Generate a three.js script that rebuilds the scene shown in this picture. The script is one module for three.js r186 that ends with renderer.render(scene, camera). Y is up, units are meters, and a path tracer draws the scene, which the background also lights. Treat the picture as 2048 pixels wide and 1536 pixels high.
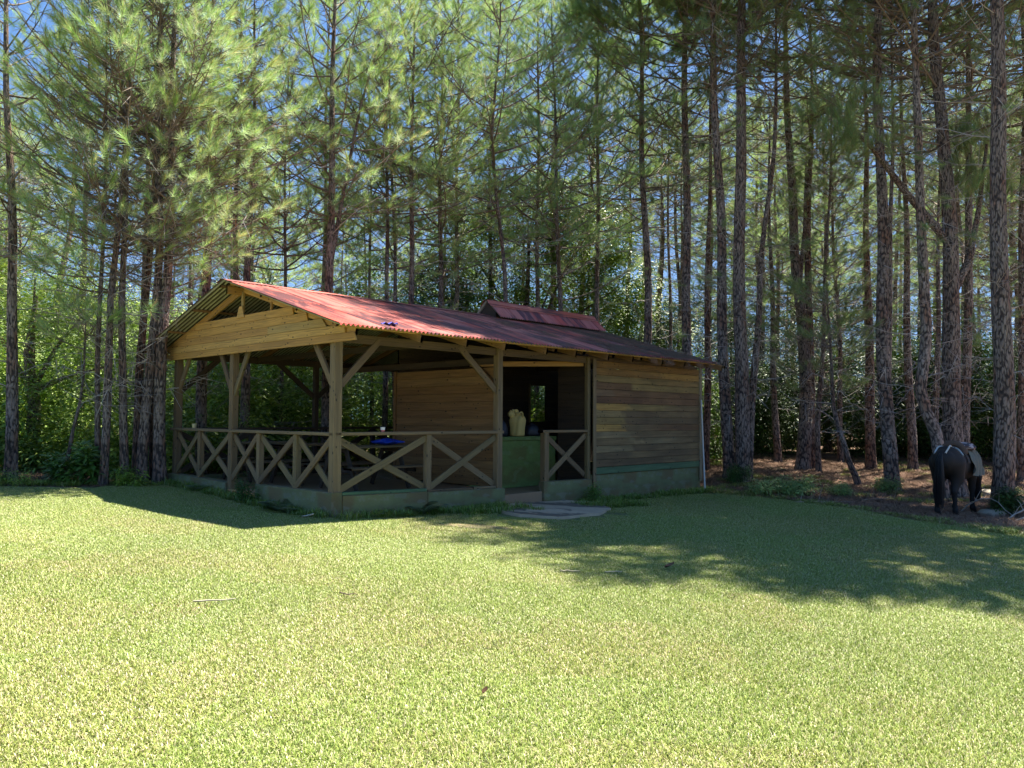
import * as THREE from 'three';
import { MarchingCubes } from 'three/addons/objects/MarchingCubes.js';
import { mergeGeometries } from 'three/addons/utils/BufferGeometryUtils.js';

/* ---------- camera, sky, sun, exposure ---------- */
const scene = new THREE.Scene();
const camera = new THREE.PerspectiveCamera(52.3, 4 / 3, 0.1, 600);
camera.position.set(0, 1.62, 0);
camera.rotation.set(0.0433, 0, 0.0058, 'YXZ');
const SUN_AZ = 54 * Math.PI / 180, SUN_EL = 58 * Math.PI / 180;
const SUN = new THREE.Vector3(Math.cos(SUN_EL) * Math.cos(SUN_AZ), Math.sin(SUN_EL), -Math.cos(SUN_EL) * Math.sin(SUN_AZ));
// clear sky: deep blue overhead, paler towards the horizon and a little towards the sun
{ const W = 512, H = 256, d = new Float32Array(W * H * 4);
  for (let y = 0; y < H; y++) for (let x = 0; x < W; x++) {
    const up = ((y + 0.5) / H - 0.5) * Math.PI, az = ((x + 0.5) / W - 0.5) * 2 * Math.PI, dy = Math.sin(up), dx = Math.cos(up) * Math.cos(az), dz = Math.cos(up) * Math.sin(az);
    const c = Math.max(0, dx * SUN.x + dy * SUN.y + dz * SUN.z), h = Math.pow(1 - Math.max(0, dy), 3), g = 0.04 * Math.pow(c, 6) + 0.1 * Math.pow(c, 60), o = (y * W + x) * 4;
    d[o] = 0.034 + 0.07 * h + g; d[o + 1] = 0.084 + 0.09 * h + g; d[o + 2] = 0.205 + 0.08 * h + g; d[o + 3] = 1;
  }
  const t = new THREE.DataTexture(d, W, H, THREE.RGBAFormat, THREE.FloatType); t.mapping = THREE.EquirectangularReflectionMapping; t.magFilter = t.minFilter = THREE.LinearFilter; t.needsUpdate = true;
  scene.background = t; scene.environment = t; }
const sun = new THREE.DirectionalLight(new THREE.Color(1, 0.94, 0.83), 5);
sun.name = 'sun'; sun.position.copy(SUN).multiplyScalar(80); sun.target.position.set(0, 0, -15);
sun.castShadow = true; sun.shadow.radius = 0.9; sun.shadow.mapSize.set(4096, 4096);
Object.assign(sun.shadow.camera, { left: -45, right: 45, top: 45, bottom: -45, near: 1, far: 200 });
scene.add(sun, sun.target);
const renderer = new THREE.WebGLRenderer({ antialias: true });
renderer.toneMapping = THREE.LinearToneMapping;
renderer.toneMappingExposure = 4.35;
renderer.shadowMap.enabled = true;

/* ---------- helpers ---------- */
const V = (x, y, z) => new THREE.Vector3(x, y, z);
function rng(seed) { let s = seed | 0; return () => { s = (s + 0x6d2b79f5) | 0; let t = Math.imul(s ^ (s >>> 15), 1 | s); t = (t + Math.imul(t ^ (t >>> 7), 61 | t)) ^ t; return ((t ^ (t >>> 14)) >>> 0) / 4294967296; }; }
const R0 = rng(7);
const clamp = THREE.MathUtils.clamp, lerp = THREE.MathUtils.lerp, sstep = (a, b, x) => { const t = clamp((x - a) / (b - a), 0, 1); return t * t * (3 - 2 * t); };
const h2 = (x, y) => { let n = Math.imul(x | 0, 374761393) + Math.imul(y | 0, 668265263); n = Math.imul(n ^ (n >>> 13), 1274126177); return ((n ^ (n >>> 16)) >>> 0) / 4294967296; };
function vnoise(x, y, px = 1e9, py = 1e9) {
  const ix = Math.floor(x), iy = Math.floor(y), fx = x - ix, fy = y - iy, sx = fx * fx * (3 - 2 * fx), sy = fy * fy * (3 - 2 * fy);
  const m = (a, p) => ((a % p) + p) % p;
  return lerp(lerp(h2(m(ix, px), m(iy, py)), h2(m(ix + 1, px), m(iy, py)), sx), lerp(h2(m(ix, px), m(iy + 1, py)), h2(m(ix + 1, px), m(iy + 1, py)), sx), sy);
}
function fbm(x, y, o = 4, px = 1e9, py = 1e9) { let s = 0, a = 0.5, t = 0; for (let i = 0; i < o; i++) { s += a * vnoise(x + i * 17 * (px > 1e8), y, px, py); t += a; a *= 0.5; x *= 2; y *= 2; px *= 2; py *= 2; } return s / t; }
const enc = (c) => 255 * clamp(c <= 0.0031308 ? c * 12.92 : 1.055 * Math.pow(c, 1 / 2.4) - 0.055, 0, 1);
function tex(w, h, fn, srgb = true, ru = 1, rv = 1) {
  const d = new Uint8Array(w * h * 4);
  for (let y = 0; y < h; y++) for (let x = 0; x < w; x++) {
    const c = fn((x + 0.5) / w, (y + 0.5) / h), o = (y * w + x) * 4;
    if (typeof c === 'number') d[o] = d[o + 1] = d[o + 2] = srgb ? enc(c) : 255 * clamp(c, 0, 1);
    else for (let k = 0; k < 3; k++) d[o + k] = srgb ? enc(c[k]) : 255 * clamp(c[k], 0, 1);
    d[o + 3] = 255;
  }
  const t = new THREE.DataTexture(d, w, h); t.wrapS = t.wrapT = THREE.RepeatWrapping; t.magFilter = THREE.LinearFilter; t.minFilter = THREE.LinearFilter;
  if (srgb) t.colorSpace = THREE.SRGBColorSpace;
  t.repeat.set(ru, rv); t.needsUpdate = true; return t;
}
const mix3 = (a, b, t) => [lerp(a[0], b[0], t), lerp(a[1], b[1], t), lerp(a[2], b[2], t)];
const col = (a) => new THREE.Color().setRGB(a[0], a[1], a[2]);
const mat = (c, rough = 0.8, o = {}) => new THREE.MeshStandardMaterial({ color: Array.isArray(c) ? col(c) : c, roughness: rough, ...o });

const used = new Map();
function numbered(n) { const k = used.get(n) ?? 0; used.set(n, k + 1); return k ? n + '_' + String(k).padStart(3, '0') : n; }
function tag(o, label, category, group, kind) {
  if (label) o.userData.label = label; if (category) o.userData.category = category; if (group) o.userData.group = group; if (kind) o.userData.kind = kind; return o;
}
function shadows(o) { o.castShadow = o.receiveShadow = true; return o; }
function mesh(name, g, m, parent = scene) { const o = shadows(new THREE.Mesh(g, m)); o.name = parent === scene ? numbered(name) : name; parent.add(o); return o; }
function thing(name, label, category, pos = [0, 0, 0], turn = 0, group) { const o = new THREE.Group(); o.name = numbered(name); o.position.set(...pos); o.rotation.y = turn; tag(o, label, category, group); scene.add(o); return o; }
function geo(pos, idx, uv, color, normal) {
  const g = new THREE.BufferGeometry(); g.setAttribute('position', new THREE.Float32BufferAttribute(pos, 3));
  if (uv) g.setAttribute('uv', new THREE.Float32BufferAttribute(uv, 2)); if (color) g.setAttribute('color', new THREE.Float32BufferAttribute(color, 3));
  if (idx) g.setIndex(idx); if (normal) g.setAttribute('normal', new THREE.Float32BufferAttribute(normal, 3)); else g.computeVertexNormals(); return g;
}
// a sawn board with chamfered long edges: length along x, width y, thickness z; uv in metres
function board(L, w, t, { c = 0.006, seg = 1, off, color, bow = 0 } = {}) {
  off = off ?? [R0() * 9, R0() * 9];
  const P = [[-w / 2 + c, -t / 2], [w / 2 - c, -t / 2], [w / 2, -t / 2 + c], [w / 2, t / 2 - c], [w / 2 - c, t / 2], [-w / 2 + c, t / 2], [-w / 2, t / 2 - c], [-w / 2, -t / 2 + c]];
  const pos = [], uv = [], cl = [], nor = []; let per = 0;
  const put = (x, p, u, v, n) => { pos.push(x, p[0] + bow * (1 - (2 * x / L) ** 2), p[1]); uv.push(u, v); nor.push(...n); if (color) cl.push(...color(x / L + 0.5, p[0] / w + 0.5)); };
  for (let k = 0; k < 8; k++) {
    const a = P[k], b = P[(k + 1) % 8], d = Math.hypot(b[0] - a[0], b[1] - a[1]), n = [0, (b[1] - a[1]) / d, -(b[0] - a[0]) / d];
    for (let i = 0; i < seg; i++) {
      const x0 = -L / 2 + L * i / seg, x1 = -L / 2 + L * (i + 1) / seg, q = [[x0, a, per], [x1, a, per], [x1, b, per + d], [x0, b, per + d]];
      for (const j of [0, 2, 1, 0, 3, 2]) put(q[j][0], q[j][1], q[j][0] + off[0], q[j][2] + off[1], n);
    }
    per += d;
  }
  for (const s of [-1, 1]) for (let k = 1; k < 7; k++) { const tri = s < 0 ? [0, k, k + 1] : [0, k + 1, k]; for (const j of tri) put(s * L / 2, P[j], P[j][0] * 3 + off[0], P[j][1] + off[1], [s, 0, 0]); }
  // winding check on the first long face
  const g = geo(pos, null, uv, color ? cl : null, nor), a = V(...pos.slice(0, 3)), b = V(...pos.slice(3, 6)), cc = V(...pos.slice(6, 9));
  if (b.sub(a).cross(cc.sub(a)).dot(V(...nor.slice(0, 3))) < 0) for (const k of ['position', 'uv', 'normal', 'color']) { const at = g.attributes[k]; if (!at) continue; const n = at.itemSize, ar = at.array; for (let i = 0; i < at.count; i += 3) for (let j = 0; j < n; j++) { const x = ar[(i + 1) * n + j]; ar[(i + 1) * n + j] = ar[(i + 2) * n + j]; ar[(i + 2) * n + j] = x; } }
  return g;
}
// board from a to b: w measured along "up", t across
function boardAB(a, b, w, t, up = V(0, 1, 0), o) {
  const x = b.clone().sub(a), L = x.length(); x.normalize();
  const z = x.clone().cross(up).normalize(), y = z.clone().cross(x), m = new THREE.Matrix4().makeBasis(x, y, z).setPosition(a.clone().add(b).multiplyScalar(0.5));
  return board(L, w, t, o).applyMatrix4(m);
}
// a prism: polygon of [a, h] points drawn in the plane (axis, y) and given a thickness along the third axis
function prism(poly, depth, place, bevel = 0.008) {
  const s = new THREE.Shape(poly.map((p) => new THREE.Vector2(p[0], p[1])));
  const g = new THREE.ExtrudeGeometry(s, { depth: depth - 2 * bevel, bevelEnabled: bevel > 0, bevelSize: bevel, bevelThickness: bevel, bevelOffset: -bevel, bevelSegments: 1, steps: 1 });
  g.translate(0, 0, bevel); return place ? g.applyMatrix4(place) : g;
}
function boxUV(w, h, d, c = 0.008) { return prism([[-w / 2, -h / 2], [w / 2, -h / 2], [w / 2, h / 2], [-w / 2, h / 2]], d, new THREE.Matrix4().makeTranslation(0, 0, -d / 2), c); }
// tapering tube along points, appended to arrays
class Tubes {
  constructor() { this.p = []; this.i = []; this.uv = []; this.c = []; }
  add(pts, rad, sides, { color = [1, 1, 1], vs = 1, us = 1, wob = 0, R } = {}) {
    let base = this.p.length / 3, n = pts.length, up = V(0, 0, 1), v = 0;
    const d0 = pts[1].clone().sub(pts[0]); if (Math.abs(d0.normalize().z) > 0.8) up = V(1, 0, 0);
    for (let k = 0; k < n; k++) {
      const d = pts[Math.min(k + 1, n - 1)].clone().sub(pts[Math.max(k - 1, 0)]).normalize(), s = d.clone().cross(up).normalize(), t = s.clone().cross(d);
      if (k) v += pts[k].distanceTo(pts[k - 1]);
      for (let j = 0; j <= sides; j++) {
        const a = (j % sides) / sides * Math.PI * 2, r = rad[k] * (1 + (wob ? wob * (h2(Math.round(pts[0].x * 97) + (j % sides) * 31, k * 7 + 3) - 0.5) : 0));
        this.p.push(pts[k].x + r * (Math.cos(a) * s.x + Math.sin(a) * t.x), pts[k].y + r * (Math.cos(a) * s.y + Math.sin(a) * t.y), pts[k].z + r * (Math.cos(a) * s.z + Math.sin(a) * t.z));
        this.uv.push(j / sides * us, v * vs); this.c.push(...color);
      }
    }
    const w = sides + 1;
    for (let k = 0; k < n - 1; k++) for (let j = 0; j < sides; j++) { const a = base + k * w + j; this.i.push(a, a + w, a + 1, a + 1, a + w, a + w + 1); }
  }
  build() { return geo(this.p, this.i, this.uv, this.c); }
}
const M4 = () => new THREE.Matrix4();
// terrain: falls gently to the right, rises again under the wood on the right
function ground(X, z) { const Z = -z, t = sstep(3.5, 7.5, X), r = clamp(Z - 18.5, 0, 14); return -0.05 - 0.42 * Math.tanh((X + 2.9) / 9.5) + t * 0.06 * r * r / (r + 2) + 0.025 * Math.sin(X * 0.9 + 1) * Math.sin(z * 0.7); }

/* ---------- textures and materials ---------- */
const knots = (() => { const r = rng(5), k = []; for (let i = 0; i < 9; i++) k.push([r(), r(), 0.006 + 0.006 * r()]); return k; })();
const grainFn = (u, v) => {
  let warp = 0, dark = 0;
  for (const [ku, kv, kr] of knots) { let du = u - ku, dv = (v - kv) * 0.14; du -= Math.round(du); const dvw = (v - kv) - Math.round(v - kv); dv = dvw * 0.14; const d = Math.hypot(du * 0.55, dv); warp += 0.05 * Math.sign(dvw) * Math.exp(-d * d / (kr * kr * 14)); dark = Math.max(dark, 1 - sstep(kr * 0.45, kr * 0.75, d)); }
  const vv = v + warp + 0.03 * (fbm(u * 4, v * 4, 2, 4, 4) - 0.5), g = fbm(u * 5, vv * 28, 3, 5, 28), f = vnoise(u * 14, vv * 110, 14, 110), ring = 0.5 + 0.5 * Math.sin((vv * 16 + 1.4 * fbm(u * 3, v * 5, 2, 3, 5)) * 6.283);
  const l = 0.66 + 0.24 * (g - 0.5) * 2 + 0.14 * (f - 0.5) + 0.12 * (ring - 0.5) + 0.2 * (fbm(u * 3 + 9, v * 2, 3, 3, 2) - 0.5);
  return clamp(l * (1 - 0.8 * dark), 0.05, 1);
};
const grainT = tex(1024, 256, (u, v) => { const l = grainFn(u, v); return [l, l * 0.97 + 0.01, l * 0.93 + 0.015]; }, true, 1 / 2.2, 1 / 0.32);
const grainB = tex(1024, 256, grainFn, false, 1 / 2.2, 1 / 0.32);
const wood = (c, rough = 0.78, o = {}) => mat(c, rough, { map: grainT, bumpMap: grainB, bumpScale: 0.004, ...o });
const W = {
  honey: [wood([0.7, 0.38, 0.085]), wood([0.6, 0.32, 0.078]), wood([0.76, 0.44, 0.115]), wood([0.56, 0.36, 0.11])],
  grey: [wood([0.25, 0.165, 0.075]), wood([0.2, 0.13, 0.062]), wood([0.28, 0.195, 0.095]), wood([0.24, 0.175, 0.075])],
  inner: [wood([0.33, 0.17, 0.055]), wood([0.29, 0.145, 0.046]), wood([0.37, 0.2, 0.07])],
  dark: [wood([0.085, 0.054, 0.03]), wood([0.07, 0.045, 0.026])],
  white: wood([1, 1, 1], 0.85, { vertexColors: true }),
};
const pick = (a, r = R0) => a[Math.floor(r() * a.length)];
const concFn = (u, v) => { const a = fbm(u * 6, v * 6, 5, 6, 6), b = fbm(u * 40 + 3, v * 40, 2, 40, 40); return clamp(0.75 + 0.55 * (a - 0.5) + 0.16 * (b - 0.5), 0, 1); };
const concB = tex(512, 512, concFn, false, 0.8, 0.8);
const greenT = tex(512, 512, (u, v) => { const l = concFn(u, v), s = sstep(0.45, 0.68, fbm(u * 3 + 11, v * 4 + 2, 5, 3, 4)); const c = mix3([0.15, 0.165, 0.07], [0.145, 0.11, 0.048], s * 0.9); const p = sstep(0.62, 0.7, fbm(u * 9 + 5, v * 9 + 8, 4, 9, 9)); return mix3(c, [0.2, 0.2, 0.15], p * 0.4).map((x) => x * (0.45 + 0.65 * l)); }, true, 0.62, 0.9);
const greenC = mat([1, 1, 1], 0.9, { map: greenT, bumpMap: concB, bumpScale: 0.006 });
const greenC2 = mat([0.9, 1.2, 0.65], 0.85, { map: greenT, bumpMap: concB, bumpScale: 0.004 });
const greenPaint = wood([0.095, 0.19, 0.085], 0.6);
const slabT = tex(512, 512, (u, v) => { const l = concFn(u, v), s = sstep(0.5, 0.56, fbm(u * 4 + 2, v * 5 + 7, 5, 4, 5)); return mix3([0.46, 0.35, 0.23], [0.16, 0.125, 0.085], s).map((x) => x * (0.5 + 0.6 * l)); }, true, 0.55, 0.55);
const slabM = mat([1, 1, 1], 0.9, { map: slabT, bumpMap: concB, bumpScale: 0.012 });
const soilM = mat([0.24, 0.115, 0.06], 0.95, { bumpMap: concB, bumpScale: 0.02 });
const floorM = mat([0.3, 0.19, 0.1], 0.6, { map: tex(512, 512, (u, v) => 0.5 + 0.6 * (concFn(u, v) - 0.25), true, 0.4, 0.4) });
const roofT = tex(1024, 1024, (u, v) => {
  const run = fbm(u * 60, v * 3, 3, 60, 3), m = fbm(u * 5 + 3, v * 3, 5, 5, 3), fine = fbm(u * 40, v * 18, 3, 40, 18);
  let c = mix3([0.49, 0.098, 0.064], [0.49, 0.165, 0.125], sstep(0.35, 0.65, fbm(u * 7, v * 2 + 9, 3, 7, 2)));
  c = mix3(c, [0.36, 0.07, 0.05], sstep(0.5, 0.75, run));
  c = mix3(c, [0.1, 0.036, 0.04], sstep(0.45, 0.6, m * 0.55 + run * 0.24 + fine * 0.24) * 0.93);
  return c.map((x) => x * (0.85 + 0.3 * fine));
});
const roofMs = [0, 1, 2, 3, 4].map((k) => { const t = roofT.clone(); t.repeat.set(0.36, 0.24); t.offset.set(k * 0.37, k * 0.23); t.needsUpdate = true; return mat([1, 1 - 0.03 * k, 1 - 0.02 * k], 0.52, { map: t, metalness: 0.0 }); });
const galvM = mat([0.46, 0.43, 0.32], 0.6, { metalness: 0.1, map: tex(256, 256, (u, v) => { const g = sstep(0.25, 0.75, 0.5 - 0.5 * Math.cos(u * 8 * 6.2832)); return mix3([0.1, 0.075, 0.055], [0.85, 0.85, 0.85], g * 0.9 + 0.1).map((x) => x * (0.7 + 0.6 * fbm(u * 12, v * 9, 4, 12, 9))); }, true, 1 / 0.704, 0.4) });  // dark stripes at the rib pitch: valley shade painted into the underside colour
const barkCells = (() => { const r = rng(3), a = []; for (let j = 0; j < 14; j++) for (let i = 0; i < 8; i++) a.push([(i + 0.15 + 0.7 * r() + (j % 2) * 0.5) / 8 % 1, (j + 0.1 + 0.8 * r()) / 14, r()]); return a; })();
const barkFn = (u, v) => {
  const wu = u + 0.09 * (fbm(u * 5, v * 7, 3, 5, 7) - 0.5), wv = v + 0.07 * (fbm(u * 6 + 3, v * 8, 3, 6, 8) - 0.5);
  let f1 = 9, f2 = 9, id = 0;
  for (const c of barkCells) { let du = wu - c[0], dv = wv - c[1]; du -= Math.round(du); dv -= Math.round(dv); const d = Math.hypot(du * 8 * 1.3, dv * 14 * 0.6); if (d < f1) { f2 = f1; f1 = d; id = c[2]; } else if (d < f2) f2 = d; }
  const n = fbm(u * 14, v * 30, 4, 14, 30), ridge = 1 - Math.abs(2 * fbm(u * 9 + 0.6 * n, v * 5, 3, 9, 5) - 1), fis = 1 - Math.abs(2 * vnoise(u * 22 + 1.5 * n, v * 9, 22, 9) - 1), e = sstep(0.0, 0.5, f2 - f1 + 0.35 * (n - 0.5));
  return [clamp(0.45 * e + 0.4 * (1 - ridge * 0.9) + 0.3 * n - 0.12 * fis, 0, 1), id, n];
};
const barkT = tex(512, 768, (u, v) => { const [hh, id, n] = barkFn(u, v); const plate = mix3(mix3([0.105, 0.085, 0.073], [0.15, 0.128, 0.115], id), [0.12, 0.066, 0.045], sstep(0.55, 0.8, fbm(u * 3 + 1, v * 3, 3, 3, 3))); return mix3([0.026, 0.02, 0.018], plate, sstep(0.12, 0.55, hh)).map((x) => x * (0.6 + 0.8 * n)); });
const barkB = tex(512, 768, (u, v) => barkFn(u, v)[0], false);
const barkM = mat([1.7, 1.58, 1.45], 0.95, { map: barkT, bumpMap: barkB, bumpScale: 0.03 });
const barkRedM = mat([1.55, 1.15, 0.9], 0.95, { map: barkT, bumpMap: barkB, bumpScale: 0.03 });
const barkPale = mat([2, 1.9, 1.75], 0.95, { map: barkT, bumpMap: barkB, bumpScale: 0.02 });
const twigM = mat([1, 1, 1], 0.9, { vertexColors: true });
const leafMat = (c, tr = 0.35, rough = 0.85) => new THREE.MeshPhysicalMaterial({ color: col(c), roughness: rough, transmission: tr, thickness: 0, side: THREE.DoubleSide, vertexColors: true, specularIntensity: 0.6 });
const needleM = leafMat([1, 1, 1], 0.45, 0.8), broadM = leafMat([1, 1, 1], 0.55, 0.5), grassM = leafMat([1, 1, 1], 0.3, 0.42);
const lawnT = tex(1024, 1024, (u, v) => { const a = fbm(u * 12, v * 12, 4, 12, 12), b = fbm(u * 160, v * 160, 2, 160, 160); return mix3([0.1, 0.125, 0.03], [0.16, 0.165, 0.06], sstep(0.35, 0.7, a * 0.4 + b * 0.6)).map((x) => x * (0.55 + 0.8 * b)); }, true, 0.25, 0.25);
const litterT = tex(1024, 1024, (u, v) => { const a = fbm(u * 8, v * 8, 5, 8, 8), b = fbm(u * 130, v * 60, 2, 130, 60), c = fbm(u * 60 + 5, v * 130, 2, 60, 130); return mix3([0.12, 0.062, 0.04], [0.22, 0.14, 0.095], sstep(0.4, 0.7, a * 0.4 + 0.35 * b + 0.35 * c)).map((x) => x * (0.5 + 0.9 * Math.max(b, c))); }, true, 0.3, 0.3);

/* ---------- ground ---------- */
const U0 = [-2.896, 12.775], CA = Math.cos(0.8021), SA = Math.sin(0.8021);
const toUV = (X, Z) => [(X - U0[0]) * CA + (Z - U0[1]) * SA, -(X - U0[0]) * SA + (Z - U0[1]) * CA];
const fromUV = (u, v) => [U0[0] + u * CA - v * SA, U0[1] + u * SA + v * CA];
const edgeL = [[-60, 13], [-14, 15.1], [-10.1, 15.7], [-7.3, 16.6], [-5, 18.6], [0, 22], [4.4, 21.2], [6.9, 19.9], [7.7, 18], [8.0, 16.4], [8.4, 15.1], [9.3, 14], [12, 12.8], [60, 10]];
function lawnEdge(X) { for (let i = 1; i < edgeL.length; i++) if (X < edgeL[i][0]) { const a = edgeL[i - 1], b = edgeL[i]; return lerp(a[1], b[1], (X - a[0]) / (b[0] - a[0])); } return 10; }
const onLawn = (X, Z) => lawnEdge(X) + 0.9 * (fbm(X * 0.9 + 40, Z * 0.9 + 40, 3) - 0.5) - Z;   // metres inside the lawn
const soilSpots = [[-4.19, 7.86, 0.14, 0.07], [-1.75, 11.6, 0.3, 0.12]];
const soilAt = (X, Z) => soilSpots.some((s) => ((X - s[0]) / s[2]) ** 2 + ((Z - s[1]) / s[3]) ** 2 < 1);
function sheet(x0, x1, z0, z1, nx, nz, lift, keep, us = 1) {
  const p = [], uv = [], id = [];
  for (let j = 0; j <= nz; j++) for (let i = 0; i <= nx; i++) { const X = lerp(x0, x1, i / nx), Z = lerp(z0, z1, j / nz); p.push(X, ground(X, -Z) + lift, -Z); uv.push(X * us, Z * us); }
  for (let j = 0; j < nz; j++) for (let i = 0; i < nx; i++) { const X = lerp(x0, x1, (i + 0.5) / nx), Z = lerp(z0, z1, (j + 0.5) / nz); if (keep && !keep(X, Z)) continue; const a = j * (nx + 1) + i; id.push(a, a + 1, a + nx + 2, a, a + nx + 2, a + nx + 1); }
  return geo(p, id, uv);
}
tag(mesh('forest_floor', sheet(-150, 150, -100, 200, 150, 150, 0), mat([1, 1, 1], 0.95, { map: litterT, bumpMap: concB, bumpScale: 0.03 })), 'brown needle covered ground under the pines', null, null, 'structure');
tag(mesh('lawn', sheet(-30, 30, -12, 23, 240, 140, 0.012, (X, Z) => onLawn(X, Z) > 0.05 && !soilAt(X, Z)), mat([1, 1, 1], 0.95, { map: lawnT, bumpMap: concB, bumpScale: 0.02 })), 'sunlit mown grass lawn in front of the shelter', null, null, 'structure');
for (const [X, Z, a, b] of soilSpots) { const g = new THREE.CircleGeometry(1, 18); g.rotateX(-Math.PI / 2); const p = g.attributes.position; for (let i = 0; i < p.count; i++) { const k = i ? 0.95 + 0.3 * R0() : 1, x = X + p.getX(i) * a * k, z = -Z + p.getZ(i) * b * k; p.setXYZ(i, x, ground(x, z) + 0.016, z); } g.computeVertexNormals(); tag(mesh('soil_patch', g, soilM), null, null, null, 'structure'); }

/* ---------- the shelter ---------- */
const B = thing('wooden_shelter', 'timber picnic shelter with red corrugated roof and green concrete base', 'shelter', [U0[0], 0, -U0[1]], 0.8021);
const L = (u, h, v) => V(u, h, -v);
const part = (name, parent = B) => { const g = new THREE.Group(); g.name = name; parent.add(g); return g; };
const VW = 6.27, VR = 3.135, EAVE = 3.05, RIDGE = 4.18, OE = 0.75, SL = (RIDGE - EAVE) / (VR + OE);
const roofH = (v) => RIDGE - SL * Math.abs(v - VR);
const bd = (name, a, b, w, t, m, parent = B, up, o) => mesh(name, boardAB(a, b, w, t, up, o), m, parent);
// concrete
const alongU = (v0) => M4().makeTranslation(0, 0, -v0);                        // polygon in (u, h), thickness towards the camera side
const alongV = (u0) => M4().makeRotationY(Math.PI / 2).setPosition(u0, 0, 0);   // polygon in (v, h), thickness towards +u
const plinth = part('plinth');
const pblk = (poly, d, m4, m = greenC) => mesh('plinth_block', prism(poly, d, m4, 0.012), m, plinth);
pblk([[-0.04, -0.5], [2.5, -0.5], [2.5, 0.37], [1.2, 0.385], [-0.04, 0.39]], 0.2, alongV(-0.05));
pblk([[2.505, -0.5], [3.66, -0.5], [3.66, 0.2], [2.505, 0.19]], 0.16, alongV(-0.02), mat([1.15, 0.72, 0.42], 0.9, { map: slabT, bumpMap: concB, bumpScale: 0.01 }));
pblk([[3.665, -0.5], [6.4, -0.5], [6.4, 0.375], [5, 0.36], [4.3, 0.345], [3.665, 0.33]], 0.2, alongV(-0.05));
pblk([[0.16, -0.5], [1.96, -0.5], [1.96, 0.285], [0.16, 0.33]], 0.16, alongU(0.12));
pblk([[1.965, -0.5], [3.95, -0.5], [3.95, 0.235], [1.965, 0.275]], 0.16, alongU(0.12));
pblk([[5.1, -0.5], [6.7, -0.5], [6.7, 0.265], [5.1, 0.292]], 0.17, alongU(0.12));
pblk([[6.705, -0.7], [11.38, -0.7], [11.38, 0.355], [6.705, 0.355]], 0.17, alongU(0.14));
pblk([[0.16, -0.6], [3.3, -0.6], [3.3, 0.355], [0.16, 0.355]], 0.16, alongV(11.21));
pblk([[3.95, -0.6], [11.2, -0.6], [11.2, 0.355], [3.95, 0.355]], 0.16, alongU(3.45));
pblk([[0.16, -0.5], [11.2, -0.5], [11.2, 0.3], [0.16, 0.3]], 0.16, alongU(6.38));
bd('sill_board', L(0.16, 0.358, 0.045), L(1.95, 0.312, 0.045), 0.05, 0.14, greenPaint, plinth);
bd('sill_board', L(1.99, 0.295, 0.05), L(3.1, 0.27, 0.05), 0.035, 0.12, W.grey[1], plinth);
bd('sill_board', L(3.13, 0.272, 0.05), L(3.72, 0.262, 0.045), 0.04, 0.11, W.grey[2], plinth);
const slabBox = (name, u0, u1, v0, v1, h0, h1, m) => mesh(name, boxUV(u1 - u0, h1 - h0, v1 - v0).applyMatrix4(M4().makeTranslation((u0 + u1) / 2, (h0 + h1) / 2, -(v0 + v1) / 2)), m, B);
slabBox('floor', 0.14, 3.84, 0.13, 6.2, -0.4, 0.215, floorM);
slabBox('floor', 3.96, 11.2, 3.46, 6.2, -0.4, 0.215, floorM);
slabBox('entrance_floor', 3.955, 5.095, 0.0, 3.28, -0.5, 0.088, floorM);
slabBox('entrance_floor', 5.1, 11.2, 0.16, 3.28, -0.5, 0.085, floorM);
// posts
const post = (u, v, h0, h1, w = 0.13, m = pick(W.grey), name = 'post') => mesh(name, boardAB(L(u, h0, v), L(u, h1, v), w, w, V(1, 0, 0), { c: 0.01 }), m, B);
post(0.065, 0.065, 0.335, 2.96, 0.155, W.grey[2]); post(0.065, 3.62, 0.1, 2.96, 0.14, W.grey[0]); post(0.065, VW - 0.07, 0.0, 2.96, 0.145, W.grey[1]);
post(3.83, 0.06, 0.14, 3.0, 0.14, W.grey[2]); post(3.5, 6.2, 0.2, 3.0, 0.12, W.dark[0]); post(7.0, 6.2, 0.2, 3.0, 0.12, W.dark[0]); post(11.1, 6.2, 0.2, 3.0, 0.12, W.dark[0]);
post(5.23, 0.06, 0.05, 1.31, 0.14, W.grey[0], 'gate_post');
post(6.665, 0.05, 0.27, 3.0, 0.1, W.grey[3]); bd('corner_board', L(6.78, 0.08, -0.062), L(6.78, 2.96, -0.062), 0.11, 0.03, W.grey[2], B, V(1, 0, 0));
bd('corner_board', L(11.345, -0.02, -0.062), L(11.345, 3.02, -0.062), 0.13, 0.028, wood([0.34, 0.27, 0.16]), B, V(1, 0, 0));
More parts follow.
